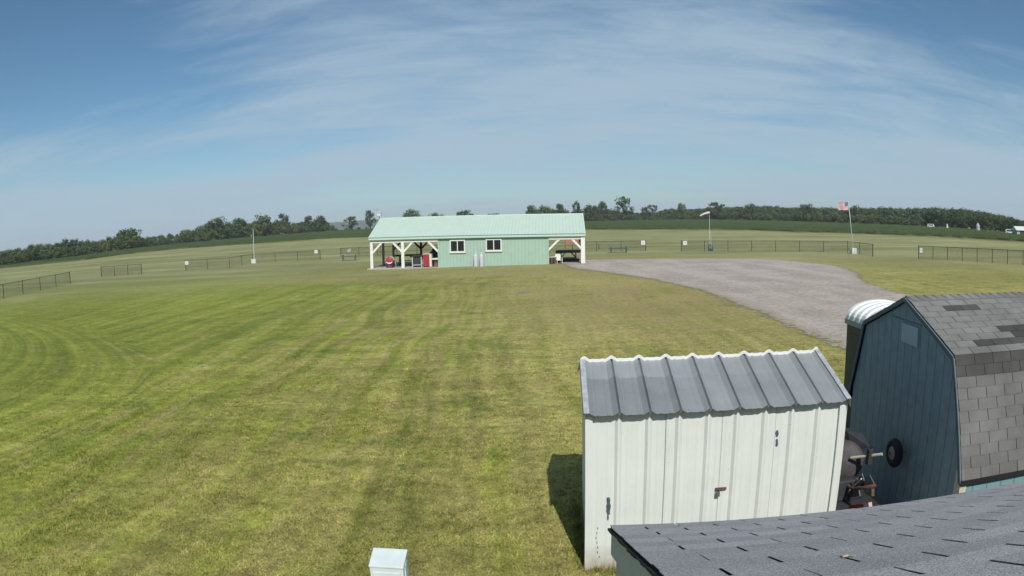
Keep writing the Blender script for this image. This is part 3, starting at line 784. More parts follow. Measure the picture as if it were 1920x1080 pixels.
# ---------------------------------------------------------------- utility box in front
def make_box():
    # the near top edge sits 1.05 m up; sized from its place on the lawn
    Z = 1.05
    A = gnd(691, 1060, Z); B = gnd(756, 1064, Z); C = gnd(769, 1031, Z+.07); D = gnd(703, 1029, Z+.07)
    u = (B-A); wdt = u.length; ang = math.atan2(u.y, u.x)
    t = thing('utility_cabinet', 'pale grey utility box with sloping lid on the lawn at the bottom', 'utility box', (A.x, A.y, 0), ang)
    dep = ((D-A).length+(C-B).length)/2
    b = MB(); b.prism([(.004, 0), (dep-.004, 0), (dep-.004, Z+.045), (.004, Z-.015)], 'x', .004, wdt-.004); b.build('cabinet', BOXGREY, t, bevel=.004)
    l = MB(); l.prism([(-.002, Z-.02), (-.002, Z), (dep+.004, Z+.07), (dep+.004, Z+.04)], 'x', -.002, wdt+.002); l.build('lid', BOXGREY, t, bevel=.006)
    for ya, yb, zz in ((.05, .085, Z-.02), (dep-.10, dep-.065, Z)): s = MB(); s.b2((wdt-.012, ya, .3), (wdt+.004, yb, zz)); s.build('side_rib', BOXGREY, t)
    f = MB(); f.b2((.03, -.006, .35), (wdt-.03, .012, Z-.06)); f.build('front_panel', BOXGREY, t, bevel=.003)
make_box()

# ---------------------------------------------------------------- mint green pavilion
PV_P = Vector((-12.824, 60.013, .10)); PV_A = -.068; PV_L = 19.34; PV_TILT = .0135
PV_M = Matrix.Translation(PV_P) @ Matrix.Rotation(PV_A, 4, 'Z') @ Matrix.Rotation(PV_TILT, 4, 'Y')
PV_V = Vector((-math.sin(PV_A), math.cos(PV_A), 0)); PV_U = Vector((math.cos(PV_A), math.sin(PV_A), 0))
def pv_px(px, py, depth=0.0):
    """local (s, z) of a pixel on the plane <depth> behind the pavilion's front"""
    P = on_plane(px, py, PV_P+PV_V*depth, PV_V); q = PV_M.inverted() @ P; return q.x, q.z
def make_pavilion():
    L, D, EZ, RZ, OH = PV_L, 8.46, 2.74, 4.45, .14
    t = thing('picnic_pavilion', 'long mint green steel pavilion with open ends and two windows', 'building', PV_P, PV_A, ry=PV_TILT)
    sA = pv_px(822, 470)[0]; sB = pv_px(1028, 470)[0]; sP = pv_px(755, 470)[0]
    sl = MB(); sl.b2((-.25, -.35, -.5), (L+.25, D+.3, .0)); sl.build('slab', CONCRETE, t)
    # enclosed room
    room = MB(); room.b2((sA, .04, 0), (sB, D-.04, EZ-.05)); room.build('room', MINT, t)
    w = MB(); pr = rib_profile(sA, sB, sA+.15, .305, .022, .07, .03, minor=False); ribbed(w, pr, lambda s, h, q: (s, .03-h, q), 0, EZ+.02); w.build('front_wall', MINT, t)
    for s in (sA, sB): cb = MB(); cb.b2((s-.06, -.01, 0), (s+.06, .05, EZ-.2)); cb.build('corner_trim', MINT, t)
    # windows
    for (x0, y0, x1, y1) in ((843, 450, 872.5, 473), (910.5, 448, 941, 470.5)):
        s0, z1 = pv_px(x0, y0); s1, z0 = pv_px(x1, y1); z0 = max(z0, z1-1.15)
        fr = MB(); k = .11
        fr.b2((s0, -.05, z0), (s1, .02, z0+k)); fr.b2((s0, -.05, z1-k), (s1, .02, z1)); fr.b2((s0, -.05, z0+k), (s0+k, .02, z1-k)); fr.b2((s1-k, -.05, z0+k), (s1, .02, z1-k))
        mid = (s0+s1)/2; fr.b2((mid-.04, -.048, z0+k), (mid+.04, .02, z1-k)); f = fr.build('window', WHITE, t)
        g = MB(); g.b2((s0+k, -.025, z0+k), (mid-.04, .005, z1-k)); g.build('pane', GLASS, f)
        g = MB(); g.b2((mid+.04, -.02, z0+k), (s1-k, .005, z1-k)); g.build('pane', GLASS, f)
        si = MB(); si.b2((s0-.05, -.09, z0-.06), (s1+.05, -.0, z0-.002)); si.build('sill', WHITE, f)
    s0, z1 = pv_px(972, 441.5); s1, z0 = pv_px(1021, 445)
    tr = MB(); tr.b2((s0, -.14, z1-.13), (s1, -.002, z1)); tr.build('sliding_door_track', WHITE, t)
    # posts
    def post(s, y, m, wd=.2):
        p = MB(); p.b2((s-wd/2, y-wd/2, 0), (s+wd/2, y+wd/2, EZ-.1)); return p.build('post', m, t)
    def brace(nm, m, s, y, dx, dy=0, dz=.95):
        mb = MB(); mb.bar((s, y, EZ-.42-dz), (s+dx, y+dy, EZ-.40), .17, .17); mb.build(nm, m, t)
    PW = mat('white_post_paint', (.70, .70, .65), .5, .05, 6)
    for s, y, m in ((.1, .1, PW), (sP, .1, PW), (L-.12, .1, PW), (.1, D/2, GREYWOOD), (.1, D-.1, GREYWOOD), (sP, D-.1, DARKWOOD), (L-.12, D/2, GREYWOOD), (L-.12, D-.1, GREYWOOD)):
        post(s, y, m, .36 if y < 1 and s > 10 else (.26 if y < 1 else .2))
    for q, dx in ((.15, .95), (sP, .95), (sP, -.95), (sA, -.95), (sB, 1.0), (L-.15, -.95)): brace('front_brace', PW, q, .1, dx)
    for q, dx in ((.15, .95), (sP, .95), (sP, -.95), (L-.15, -.95)): brace('rear_brace', DARKWOOD, q, D-.1, dx)
    for nm, m, lo_, hi_ in (('front_beam', PW, (0, -.02, EZ-.44), (sA-.06, .2, EZ-.20)), ('front_beam', PW, (sB+.06, -.02, EZ-.44), (L, .2, EZ-.20)),
                            ('rear_beam', SOFFIT, (0, D-.2, EZ-.42), (sA, D, EZ-.18)), ('rear_beam', SOFFIT, (sB, D-.2, EZ-.42), (L, D, EZ-.18)),
                            ('end_beam', SOFFIT, (0, .2, EZ-.42), (.15, D-.2, EZ-.18)), ('end_beam', SOFFIT, (L-.15, .2, EZ-.42), (L, D-.2, EZ-.18)),
                            ('fascia_panel', MINT, (-.1, -.035, EZ-.19), (sA, .01, EZ+.02)), ('fascia_panel', MINT, (sB, -.035, EZ-.19), (L+.1, .01, EZ+.02))):
        q = MB(); q.b2(lo_, hi_); q.build(nm, m, t)
    # trusses under the roof of the open ends
    pitch = (RZ-EZ)/(D/2)
    for q in [.35+1.2*i for i in range(5)]+[sB+.5+1.0*i for i in range(3)]:
        tr = MB(); tr.prism([(.1, EZ-.18), (.1, EZ-.06), (D/2, RZ-.16), (D-.1, EZ-.06), (D-.1, EZ-.18), (D-.9, EZ-.06), (D/2, RZ-.30), (.9, EZ-.06), (D-.9, EZ-.06), (D-.1, EZ-.18)][:6]+[(D-.9, EZ-.06), (D/2, RZ-.30), (.9, EZ-.06)], 'x', q-.025, q+.025)
        tr.build('rafter', SOFFIT, t)
        tr = MB(); tr.b2((q-.02, .1, EZ-.17), (q+.02, D-.1, EZ-.07)); tr.build('tie_beam', SOFFIT, t)
    # roof, fascia, gable triangles
    slp = math.hypot(D/2+OH, (D/2+OH)*pitch); cy = 1/math.hypot(1, pitch); cz = pitch*cy
    for sg in (1, -1):
        mb = MB(); pr = rib_profile(-.1, L+.12, .1, .305, .022, .07, .03, minor=False)
        def RF(s, h, q, sg=sg):
            y = -OH+q*cy-h*cz; z = EZ+.13-OH*pitch+q*cz+h*cy
            return (s, y if sg == 1 else D-y, z)
        ribbed(mb, pr, RF, 0, slp); o = mb.build('roof_front' if sg == 1 else 'roof_rear', MINTROOF, t); o.name = 'roof'
        so = o.modifiers.new('Solidify', 'SOLIDIFY'); so.thickness = .02
    ez = EZ+.13-OH*pitch
    f = MB(); f.b2((-.1, -OH-.02, ez-.235), (L+.12, -OH+.02, ez-.06)); f.build('fascia', mat('pale_green_fascia', (.46, .58, .50), .5, .04), t)
    for za, zb in ((-.06, -.008), (-.29, -.24)): f = MB(); f.b2((-.1, -OH-.028, ez+za), (L+.12, -OH+.01, ez+zb)); f.build('trim_and_shadow_line', MINTDARK, t)  # upper strip is trim; the lower dark strip paints the shadow line under the fascia
    rc = MB(); rc.tube([(-.1, D/2, ez+slp*cz+.0), (L+.12, D/2, ez+slp*cz+.0)], .06, 8); rc.build('ridge_cap', MINTROOF, t)
    for s in (-.11, L+.10):
        g = MB()
        for sg in (1, -1):
            y0 = -OH if sg == 1 else D+OH
            g.bar((s, y0, ez-.08), (s, D/2, ez+slp*cz-.08), .05, .17)
        g.build('rake_board', PWB, t)
    for s0, s1 in ((.02, .06), (L-.06, L-.02)):
        g = MB(); g.prism([(.1, EZ-.18), (D-.1, EZ-.18), (D/2, RZ-.06)], 'x', s0, s1); g.build('gable_panel', MINT, t)
PWB = mat('pale_rake_board', (.55, .62, .55), .5, .05)
make_pavilion()

def pv_world(s, y, z=0.0): return PV_M @ Vector((s, y, z))
def in_pav(name, label, cat, px, y, rz=0, group=None):
    """a thing standing on the pavilion's slab at depth y under image column px"""
    n = PV_V; d = ray(px, 485); P = PV_P+PV_V*y; q = EYE+d*((P-EYE).dot(n)/d.dot(n)); loc = PV_M.inverted() @ q
    w = pv_world(loc.x, y, 0.0); return thing(name, label, cat, w, PV_A+rz, group)

# ---------------------------------------------------------------- things in and around the pavilion
def picnic_table(t, m, L=1.83, leg=None):
    leg = leg or m
    mb = MB()
    for k in range(5): mb.box((0, -.3+k*.15, .74), (L, .138, .04))
    mb.build('tabletop', m, t)
    for sg in (-1, 1):
        mb = MB(); mb.box((0, sg*.62, .44), (L, .135, .04)); mb.box((0, sg*.77, .44), (L, .135, .04)); mb.build('bench_seat', m, t)
    for x in (-L*.36, L*.36):
        mb = MB(); mb.bar((x, -.68, 0), (x, -.22, .72), .05, .1); mb.bar((x, .68, 0), (x, .22, .72), .05, .1); mb.bar((x, -.8, .4), (x, .8, .4), .045, .09); mb.build('leg_frame', leg, t)
def make_contents():
    # gas cylinders
    for px, lab in ((892, 'left one of two tall white gas cylinders under the windows, dark scuffed side'), (903, 'right one of two tall white gas cylinders, nearer the second window')):
        t = in_pav('gas_cylinder', lab, 'gas cylinder', px, -.42, 0, 'gas cylinders against the mint wall'); t.location.z -= .06
        mb = MB(); mb.lathe([(.15, 0), (.19, .03), (.2, .12), (.2, 1.02), (.18, 1.12), (.12, 1.19), (.05, 1.21)], n=20); mb.build('tank', TANK, t, smooth=True)
        mb = MB(); mb.lathe([(.11, 1.16), (.115, 1.34), (.10, 1.34), (.10, 1.17)], n=16); mb.build('collar', TANK, t, smooth=True)
        mb = MB(); mb.lathe([(.03, 1.2), (.03, 1.3), (.05, 1.31), (.05, 1.34)], n=8); mb.build('valve', STEELGREY, t)
        mb = MB(); mb.lathe([(.17, -.12), (.19, -.02), (.19, .05), (.16, .06)], n=16); mb.build('foot_ring', STEELGREY, t)
    # red and white barrel on a stand
    t = in_pav('barrel_cooker', 'round red and white barrel cooker on wheels in the left bay', 'cooker', 732, .75); t.scale = (.76, .76, .76)
    M = Matrix.Rotation(math.pi/2, 4, 'X')
    mb = MB(); mb.lathe([(.05, .56), (.36, .54), (.47, .46), (.50, .3), (.50, -.3), (.47, -.46), (.3, -.55)], (0, 0, .86), 28, M=M); mb.build('drum', [mat('red_drum_paint', (.33, .045, .06), .4, .12, 5)], t, smooth=True)
    mb = MB()
    n = 12; o_, i_ = [], []
    for k in range(n+1):
        a = math.pi*(1.08+.84*k/n); o_.append((.43*math.cos(a), -.565-.004, .90+.43*math.sin(a))); i_.append((.36*math.cos(a)*1.02, -.565-.004, .80+.16*math.sin(a)))
    mb.add(o_+i_, [(k, k+1, n+2+k, n+1+k) for k in range(n)]); o_, i_ = [], []
    for k in range(n+1):
        a = math.pi*k/n; o_.append((.515*math.cos(a), -.40, .86+.515*math.sin(a))); i_.append((.515*math.cos(a), .25, .86+.515*math.sin(a)))
    mb.add(o_+i_, [(k, k+1, n+2+k, n+1+k) for k in range(n)]); ob = mb.build('white_band', WHITE, t); so = ob.modifiers.new('Solidify', 'SOLIDIFY'); so.thickness = .012
    mb = MB(); mb.b2((-.35, -.45, .18), (.35, .45, .36)); 
    for x in (-.3, .3):
        for y in (-.4, .4): mb.bar((x, y, .1), (x*.9, y*.9, .5), .06, .06)
    mb.build('stand', mat('dark_red_stand', (.14, .025, .03), .6), t)
    for x in (-.38, .38):
        mb = MB(); mb.lathe([(.05, -.05), (.16, -.05), (.18, 0), (.16, .05), (.05, .05)], (x, -.3, .18), 16, M=Matrix.Rotation(math.pi/2, 4, 'Y')); mb.build('wheel', RUBBER, t)
    mb = MB(); mb.tube([(.4, .1, .5), (.68, -.2, .75), (.75, -.3, .2)], .03, 6); mb.build('draw_bar', ALUM, t)
    # tables
    def work_table(t, L, Hh, th):
        mb = MB(); mb.b2((-L/2, -.55, Hh-th), (L/2, .55, Hh)); mb.build('tabletop', DARKWOOD, t, bevel=.02)
        for x in (-L*.3, L*.3):
            for y in (-.4, .4):
                mb = MB(); mb.bar((x, y, 0), (x, y, Hh-th), .09, .09); mb.build('leg', DARKWOOD, t)
                mb = MB(); mb.bar((x, y, Hh*.45), (x+(.42 if x < 0 else -.42), y, Hh-th), .07, .07); mb.build('brace', DARKWOOD, t)
        mb = MB(); mb.b2((-L*.27, -.36, .44), (L*.27, .36, .48)); mb.build('shelf', CHARCOAL, t)
    t = in_pav('work_table', 'dark braced work table under the left bay behind the middle white post', 'table', 764, 4.0, .08, 'dark work tables in the pavilion'); work_table(t, 2.4, 1.02, .14)
    t = in_pav('work_table', 'dark heavy work table under the right bay of the pavilion', 'table', 1066, 3.0, -.05, 'dark work tables in the pavilion'); work_table(t, 2.3, 1.22, .24)
    # grey chair
    def chair(t, m, m2):
        mb = MB(); mb.box((0, 0, .42), (.5, .48, .04)); mb.build('seat', m, t)
        mb = MB(); mb.bar((0, .25, .44), (0, .34, .95), .46, .03, up=(0, 1, 0)); mb.build('backrest', m2, t)
        for x in (-.24, .24):
            for y in (-.22, .24):
                mb = MB(); mb.bar((x, y, 0), (x, y, .62 if y < 0 else .95), .045, .045); mb.build('leg', m, t)
            mb = MB(); mb.box((x, 0, .63), (.06, .5, .03)); mb.build('armrest', m, t)
    # framed dark cabinet-like stove
    t = in_pav('camp_stove', 'grey framed stove with dark open front beside the red cabinet', 'stove', 783, .8)
    mb = MB()
    for x in (-.42, .42):
        for y in (-.3, .3): mb.b2((x-.04, y-.04, 0), (x+.04, y+.04, .95))
    mb.b2((-.46, -.34, .18), (.46, .34, .24)); mb.build('frame', ALUM, t)
    mb = MB(); mb.b2((-.38, -.28, .26), (.38, .3, .92)); mb.build('oven_box', CHARCOAL, t)
    mb = MB(); mb.b2((-.48, -.36, .95), (.48, .36, 1.0)); mb.build('hob', BLACKM, t)
    mb = MB(); mb.b2((-.46, .30, 1.0), (.42, .36, 1.1)); mb.build('back_bracket', CHARCOAL, t)
    # red cabinet
    t = in_pav('red_cabinet', 'red metal cabinet with white side and top beside the mint wall', 'cabinet', 802.5, .6)
    mb = MB(); mb.b2((-.4, -.3, .06), (.2, .35, 1.17)); mb.build('body', RED, t)
    mb = MB(); mb.b2((-.37, -.325, .1), (-.11, -.302, 1.14)); mb.build('door', RED, t); mb = MB(); mb.b2((-.095, -.325, .1), (.17, -.302, 1.14)); mb.build('door', RED, t)
    mb = MB(); mb.b2((.202, -.33, .04), (.40, .36, 1.2)); mb.b2((-.42, -.33, 1.172), (.202, .36, 1.22)); mb.build('white_panel', mat('cream_panel', (.62, .56, .50), .6), t)
    mb = MB(); mb.b2((-.38, -.26, 0), (.36, .3, .055)); mb.build('plinth', BLACKM, t)
    # covered grills
    for px, y, sc, lab in ((812, 2.6, 1.0, 'smaller black covered grill behind the red cabinet'), (818, 2.1, 1.25, 'bulky black covered grill against the mint wall')):
        t = in_pav('covered_grill', lab, 'grill', px, y, 0, 'black grills behind the red cabinet')
        mb = MB(); mb.lathe([(.28*sc, .0), (.33*sc, .3), (.34*sc, .85), (.36*sc, 1.0), (.33*sc, 1.18*sc), (.22*sc, 1.32*sc), (.06, 1.38*sc)], n=14); mb.build('cover', BLACKM, t, smooth=True)
        mb = MB(); mb.tube([(-.1, -.3*sc, 1.1), (-.1, -.42*sc, 1.12), (.1, -.42*sc, 1.12), (.1, -.3*sc, 1.1)], .018, 6); mb.build('handle', STEELGREY, t)
    t = in_pav('side_table', 'low round table with white top at the corner of the mint wall', 'table', 817.5, .55)
    mb = MB(); mb.lathe([(.42, .66), (.45, .68), (.45, .74), (.30, .80), (.1, .82)], n=20); mb.build('tabletop', WHITE, t)
    mb = MB(); mb.lathe([(.28, 0), (.22, .08), (.2, .3), (.26, .66)], n=14); mb.build('base', mat('brown_pedestal', (.16, .09, .075), .7), t)
    # right bay
    t = in_pav('plastic_chair', 'white plastic chair in the right bay beside the stacked planks', 'chair', 1048, .9, .3); chair(t, WHITE, WHITE)
    t = in_pav('pallet_stack', 'stack of brown pallets with a white board on top by the right bay', 'pallets', 1035, .9)
    mb = MB()
    for k in range(4):
        z = .05+k*.19
        for x in (-.28, .0, .28): mb.b2((x-.05, -.35, z-.05), (x+.05, .35, z+.045))
        for j in range(4): mb.b2((-.36, -.35+j*.19, z+.048), (.36, -.22+j*.19, z+.075))
    mb.build('pallets', mat('brown_pallet_wood', (.20, .12, .10), .8, .2, 10), t)
    mb = MB(); mb.b2((-.4, -.37, .70), (.42, .37, .75)); mb.build('top_board', WHITE, t)
    t = in_pav('shade_box', 'low dark box added as the shade under the right bay table', 'box', 1067, 3.0)  # dark box put in to imitate the shadow below the table
    mb = MB(); mb.b2((-1.0, -.25, 0), (.95, .3, .34)); mb.build('body', CHARCOAL, t, bevel=.03); mb = MB(); mb.b2((-1.03, -.28, .342), (.98, .33, .40)); mb.build('lid', BLACKM, t, bevel=.02)
make_contents()

# ---------------------------------------------------------------- picnic tables on the grass
p = gnd(655, 488.5); t = thing('picnic_table', 'weathered grey picnic table on the grass left of the pavilion', 'picnic table', p, .12, 'picnic tables'); picnic_table(t, GREYWOOD, 2.1, DARKWOOD)
p = gnd(1160, 473.5); t = thing('picnic_table', 'green picnic table on the grass right of the pavilion by the fence', 'picnic table', p, -.1, 'picnic tables'); picnic_table(t, GREENPAINT, 2.45, BLACKM)

# ---------------------------------------------------------------- chain link fences
def fence(pts, spans, label, ext_start=False):
    """pts: corner points on the ground; spans: number of bays in each leg"""
    o = Vector((*pts[0], 0)); t = thing('chain_link_fence', label, 'fence', o, 0, 'black chain link fences across the field')
    Hh = 1.22; posts = []
    for (a, b), n in zip(zip(pts, pts[1:]), spans):
        for k in range(n): posts.append(Vector((a[0]+(b[0]-a[0])*k/n, a[1]+(b[1]-a[1])*k/n, 0)))
    posts.append(Vector((*pts[-1], 0)))
    for i, q in enumerate(posts):
        end = i in (0, len(posts)-1); r = .042 if end else .03
        mb = MB(); q2 = q-o; mb.tube([q2, q2+Vector((0, 0, Hh+.03)), q2+Vector((0, 0, Hh+.06))], [r, r, r*.5], 8); mb.build('post', BLACKM, t)
    mb = MB(); mb.tube([q-o+Vector((0, 0, Hh)) for q in posts], .024, 6); mb.build('top_rail', BLACKM, t)
    mb = MB(); vs = []; us = []; s = 0
    for i, q in enumerate(posts):
        if i: s += (q-posts[i-1]).length
        vs += [q-o+Vector((0, 0, .03)), q-o+Vector((0, 0, Hh-.02))]; us.append(s)
    mb.add(vs, [(2*i, 2*i+2, 2*i+3, 2*i+1) for i in range(len(posts)-1)]); ob = mb.build('wire_mesh', CHAIN, t)
    uv = ob.data.uv_layers.new(name='UVMap')
    for l in ob.data.loops:
        vi = l.vertex_index; uv.data[l.index].uv = (us[vi//2], ob.data.vertices[vi].co.z)
    return t
fence([(-40.2, 33.8), (-41.4, 38.9), (-46.6, 58.4)], [2, 5], 'black chain link fence at the far left edge of the lawn')
fence([(-49.2, 68.4), (-43.3, 69.0)], [3], 'short free standing black chain link fence of three bays at left')
fence([(-39.0, 72.8), (-33.6, 74.3), (-34.6, 84.6), (-25.4, 86.3)], [2, 2, 3], 'black chain link fence with a corner around the white pole at left')
fence([(-24.1, 92.5), (16.3, 79.5)], [14], 'long black chain link fence passing behind the mint green pavilion')
fence([(20.0, 76.4), (37.2, 66.6), (35.8, 58.6)], [7, 2], 'black chain link fence between the windsock and the flagpole')
fence([(38.7, 54.2), (44.3, 44.2), (47.5, 38.0)], [7, 3], 'black chain link fence running off the right edge of the lawn')
def sign(px, py, dist_pt, label, w=.42, h=.42):
    d = ray(px, py); hd = math.hypot(d.x, d.y); r = math.hypot(*dist_pt)-.08
    P = Vector((d.x/hd*r, d.y/hd*r, CAM_H+d.z/hd*r)); rz = -math.atan2(d.x, d.y)
    t = thing('fence_sign', label, 'sign', P, rz, 'white signs on the fences')
    mb = MB(); mb.box((0, 0, 0), (w, .02, h)); mb.build('board', WHITE, t, bevel=.004)
    mb = MB(); mb.box((0, -.013, .02), (w*.3, .004, h*.42)); mb.build('marking', mat('faded_sign_print', (.42, .43, .42), .6), t)
sign(350, 493, (-38.8, 72.8), 'white square sign on the fence end nearest the left trees')
sign(592.5, 472, (-25.8, 86.2), 'white square sign at the right end of the white pole fence')
sign(654.5, 469.5, (-23.6, 92.3), 'white square sign behind the grey picnic table')
sign(1206, 455, (15.7, 79.7), 'white square sign beyond the green picnic table', .5, .5)
sign(1284.5, 455.5, (20.6, 76.1), 'white square sign on the fence left of the windsock', .46, .46)
sign(1727, 469.5, (38.9, 53.9), 'white sign on the fence end right of the flagpole', .28, .44)
# orange netting hung on the fence behind the right bay
d = ray(1074, 453); hd = math.hypot(d.x, d.y); r = 80.5; P = Vector((d.x/hd*r, d.y/hd*r, CAM_H+d.z/hd*r))
t = thing('safety_netting', 'orange safety netting hung on the fence seen through the right bay', 'netting', P, -.1)
mb = MB()
for k in range(9): mb.box((-.85+k*.21, 0, 0), (.13, .03, .62))
for k in range(4): mb.box((0, .0, -.27+k*.18), (1.84, .024, .07))
mb.build('mesh_panel', ORANGE, t)
mb = MB(); mb.tube([(-.92, .05, .3), (-.92, .05, -1.0)], .025, 6); mb.build('stake', DARKWOOD, t)

# ---------------------------------------------------------------- poles, flag, windsock, bird house
def pole_to(px0, py0, px1, py1):
    b = gnd(px0, py0); d = ray(px1, py1); r = math.hypot(b.x, b.y); hd = math.hypot(d.x, d.y)
    return b, Vector((d.x/hd*r, d.y/hd*r, CAM_H+d.z/hd*r))
def make_flag():
    b, top = pole_to(1600, 476, 1590.5, 377)
    t = thing('flagpole', 'pale metal flagpole standing in a white block by the fence', 'flagpole', b)
    tp = top-b; mb = MB(); mb.tube([(0, 0, .1), tp*.5, tp], [.05, .042, .028], 10); mb.build('pole', ALUM, t, smooth=True)
    mb = MB(); mb.b2((-.28, -.28, -.05), (.28, .28, .62)); mb.build('base_block', WHITE, t, bevel=.02)
    mb = MB(); mb.lathe([(.02, 0), (.06, .03), (.075, .08), (.05, .13), (.01, .15)], tp, 12); mb.build('finial', ALUM, t, smooth=True)
    mb = MB(); q = tp+Vector((-.05, -.05, -.15)); mb.tube([(-.05, -.06, 1.0), q], .006, 5); mb.build('halyard', WHITE, t)
    # flag flying to the left, canton against the pole
    W, Hh = 1.36, .86; NX = 26
    f = thing('flag', 'red white and blue striped flag with stars flying left from the flagpole', 'flag', b+tp+Vector((-.03, -.03, -.12)))
    def S(u, v):
        """u from the pole outward, v downward"""
        x = -u*.97; y = .13*math.sin(u*5.2+.4+v*1.2)*min(1, u*1.6)-.15*u; z = -v-.10*u*u*.5-.05*math.sin(u*4.5)*u
        return Vector((x, y, z))
    mb = MB(); sh = Hh/13; cw = W*.4; ci = 10
    for j in range(13):
        for i in range(NX):
            u0, u1 = W*i/NX, W*(i+1)/NX; v0, v1 = j*sh, (j+1)*sh
            mi = 2 if (j < 7 and i < ci) else (0 if j % 2 == 0 else 1)
            mb.add([S(u0, v0), S(u1, v0), S(u1, v1), S(u0, v1)], [(0, 1, 2, 3)], mi)
    for r in range(9):
        for c in range(6 if r % 2 == 0 else 5):
            u = W*ci/NX*((c+.5)/6 if r % 2 == 0 else (c+1)/6); v = 7*sh*(r+.7)/9.4
            for dy in (-.008, .008):
                pts = [S(u+math.cos(R(90+36*k))*(.024 if k % 2 == 0 else .010), v-math.sin(R(90+36*k))*(.024 if k % 2 == 0 else .010))+Vector((0, dy, 0)) for k in range(10)]
                mb.add(pts, [tuple(range(10))], 1)
    FR = mat('flag_red', (.42, .05, .09), .8, .06); FW = mat('flag_white', (.66, .62, .66), .8, .05); FB = mat('flag_blue', (.035, .055, .11), .8, .06)
    mb.build('cloth', [FR, FW, FB], f)
make_flag()
def make_windsock():
    b, top = pole_to(1331.5, 470.5, 1331, 400)
    t = thing('windsock_mast', 'thin grey windsock mast with lattice foot beside the fence', 'mast', b)
    h = (top-b).z; mb = MB()
    mb.tube([(0, 0, h*.45), (0, 0, h)], [.035, .022], 8); mb.build('pole', ALUM, t)
    mb = MB(); k = .17
    for a in range(3):
        x, y = k*math.cos(R(90+120*a)), k*math.sin(R(90+120*a)); mb.tube([(x, y, 0), (x*.8, y*.8, h*.42), (0, 0, h*.55)], .018, 6)
    for q in range(8):
        for a in range(3):
            z0, z1 = h*.42*q/8, h*.42*(q+1)/8
            mb.tube([(k*.9*math.cos(R(90+120*a)), k*.9*math.sin(R(90+120*a)), z0), (k*.9*math.cos(R(210+120*a)), k*.9*math.sin(R(210+120*a)), z1)], .008, 4)
    mb.build('lattice', ALUM, t)
    s = thing('windsock', 'white and faded orange windsock blowing left from its mast', 'windsock', top+Vector((0, 0, .0)))
    pts, rad = [], []
    for i in range(12):
        u = i/11; pts.append((-.05-1.22*u, -.1*u, .05+.05*math.sin(u*2.2)-.40*u**1.5)); rad.append(.165-.085*u)
    mb = MB(); mb.tube(pts, rad, 16, caps=False)
    for i, fc in enumerate(mb.f):
        cz = sum(mb.v[j][2]-pts[i//16][2] for j in fc)/4; mb.mi[i] = 1 if cz < -.07 else 0
    mb.build('sleeve', [SOCKWHITE, SOCKRED], s, smooth=True)
    mb = MB(); ring = [(-.05, .165*math.cos(R(a)), .05+.165*math.sin(R(a))) for a in range(0, 361, 24)]; mb.tube(ring, .012, 5); mb.tube([(0, 0, -.1), (0, 0, .3)], .014, 6); mb.build('hoop', STEELGREY, s)
    g = gnd(1331, 470); t = thing('green_barrel', 'dark green barrel at the foot of the windsock mast', 'barrel', g+Vector((-.05, -.45, 0)))
    mb = MB(); mb.lathe([(.26, 0), (.29, .03), (.29, .28), (.305, .3), (.29, .32), (.29, .58), (.26, .62)], n=20); mb.build('drum', TEALBARREL, t, smooth=True)
    mb = MB(); mb.lathe([(.05, .62), (.17, .63), (.15, .78), (.05, .8)], (-.1, 0, 0), 12); mb.build('lid', mat('dark_lid', (.03, .05, .05), .6), t)
make_windsock()
b, top = pole_to(477, 493.5, 474.5, 429); t = thing('tall_post', 'pale grey pole rising from a white box by the left fence corner', 'pole', b)
mb = MB(); mb.tube([(0, 0, 0), top-b], [.055, .04], 10); mb.build('pole', ALUM, t)
mb = MB(); mb.b2((-.32, -.32, -.03), (.32, .32, .55)); mb.build('base_box', mat('pale_base_box', (.55, .57, .57), .6), t, bevel=.02)
d = ray(711, 396.5); hd = math.hypot(d.x, d.y); r = 98.0; P = Vector((d.x/hd*r, d.y/hd*r, 0)); zt = CAM_H+d.z/hd*r
t = thing('bird_house', 'white bird house on a pole rising behind the pavilion roof', 'bird house', P)
mb = MB(); mb.tube([(0, 0, 0), (0, 0, zt-.5)], .035, 8); mb.build('pole', STEELGREY, t)
mb = MB(); mb.b2((-.28, -.28, zt-.62), (.28, .28, zt-.22)); mb.build('house', WHITE, t)
mb = MB(); mb.prism([(-.42, zt-.218), (.42, zt-.218), (0, zt+.02)], 'y', -.36, .36); mb.build('roof', ALUM, t)
mb = MB(); mb.tube([(-.3, 0, zt), (-.3, 0, zt+.3)], .012, 5); mb.tube([(-.5, 0, zt+.27), (-.1, 0, zt+.27)], .012, 5); mb.build('perch', STEELGREY, t)
b = gnd(1123, 467.5); t = thing('stub_post', 'short dark post with a pale rope in the grass near the green table', 'post', b)
mb = MB(); mb.tube([(0, 0, 0), (0, 0, .72)], .05, 8); mb.build('post', DARKWOOD, t)
mb = MB(); mb.tube([(.05, 0, .6), (.25, -.05, .52), (.55, -.1, .50)], .03, 6); mb.build('rope', GREYWOOD, t)
# pale bare patch and stones on the lawn
for px, py, lab in ((985, 548, 'flat grey access cover set in the lawn before the pavilion'),):
    c = gnd(px, py); mb = MB(); mb.lathe([(.42, 0), (.45, .012), (.42, .022), (.1, .03)], n=20); o = mb.build('access_cover', mat('mossy_grey_cover', (.20, .20, .17), .9, .5, 5), loc=(c.x, c.y, 0)); tag(o, lab, 'cover')

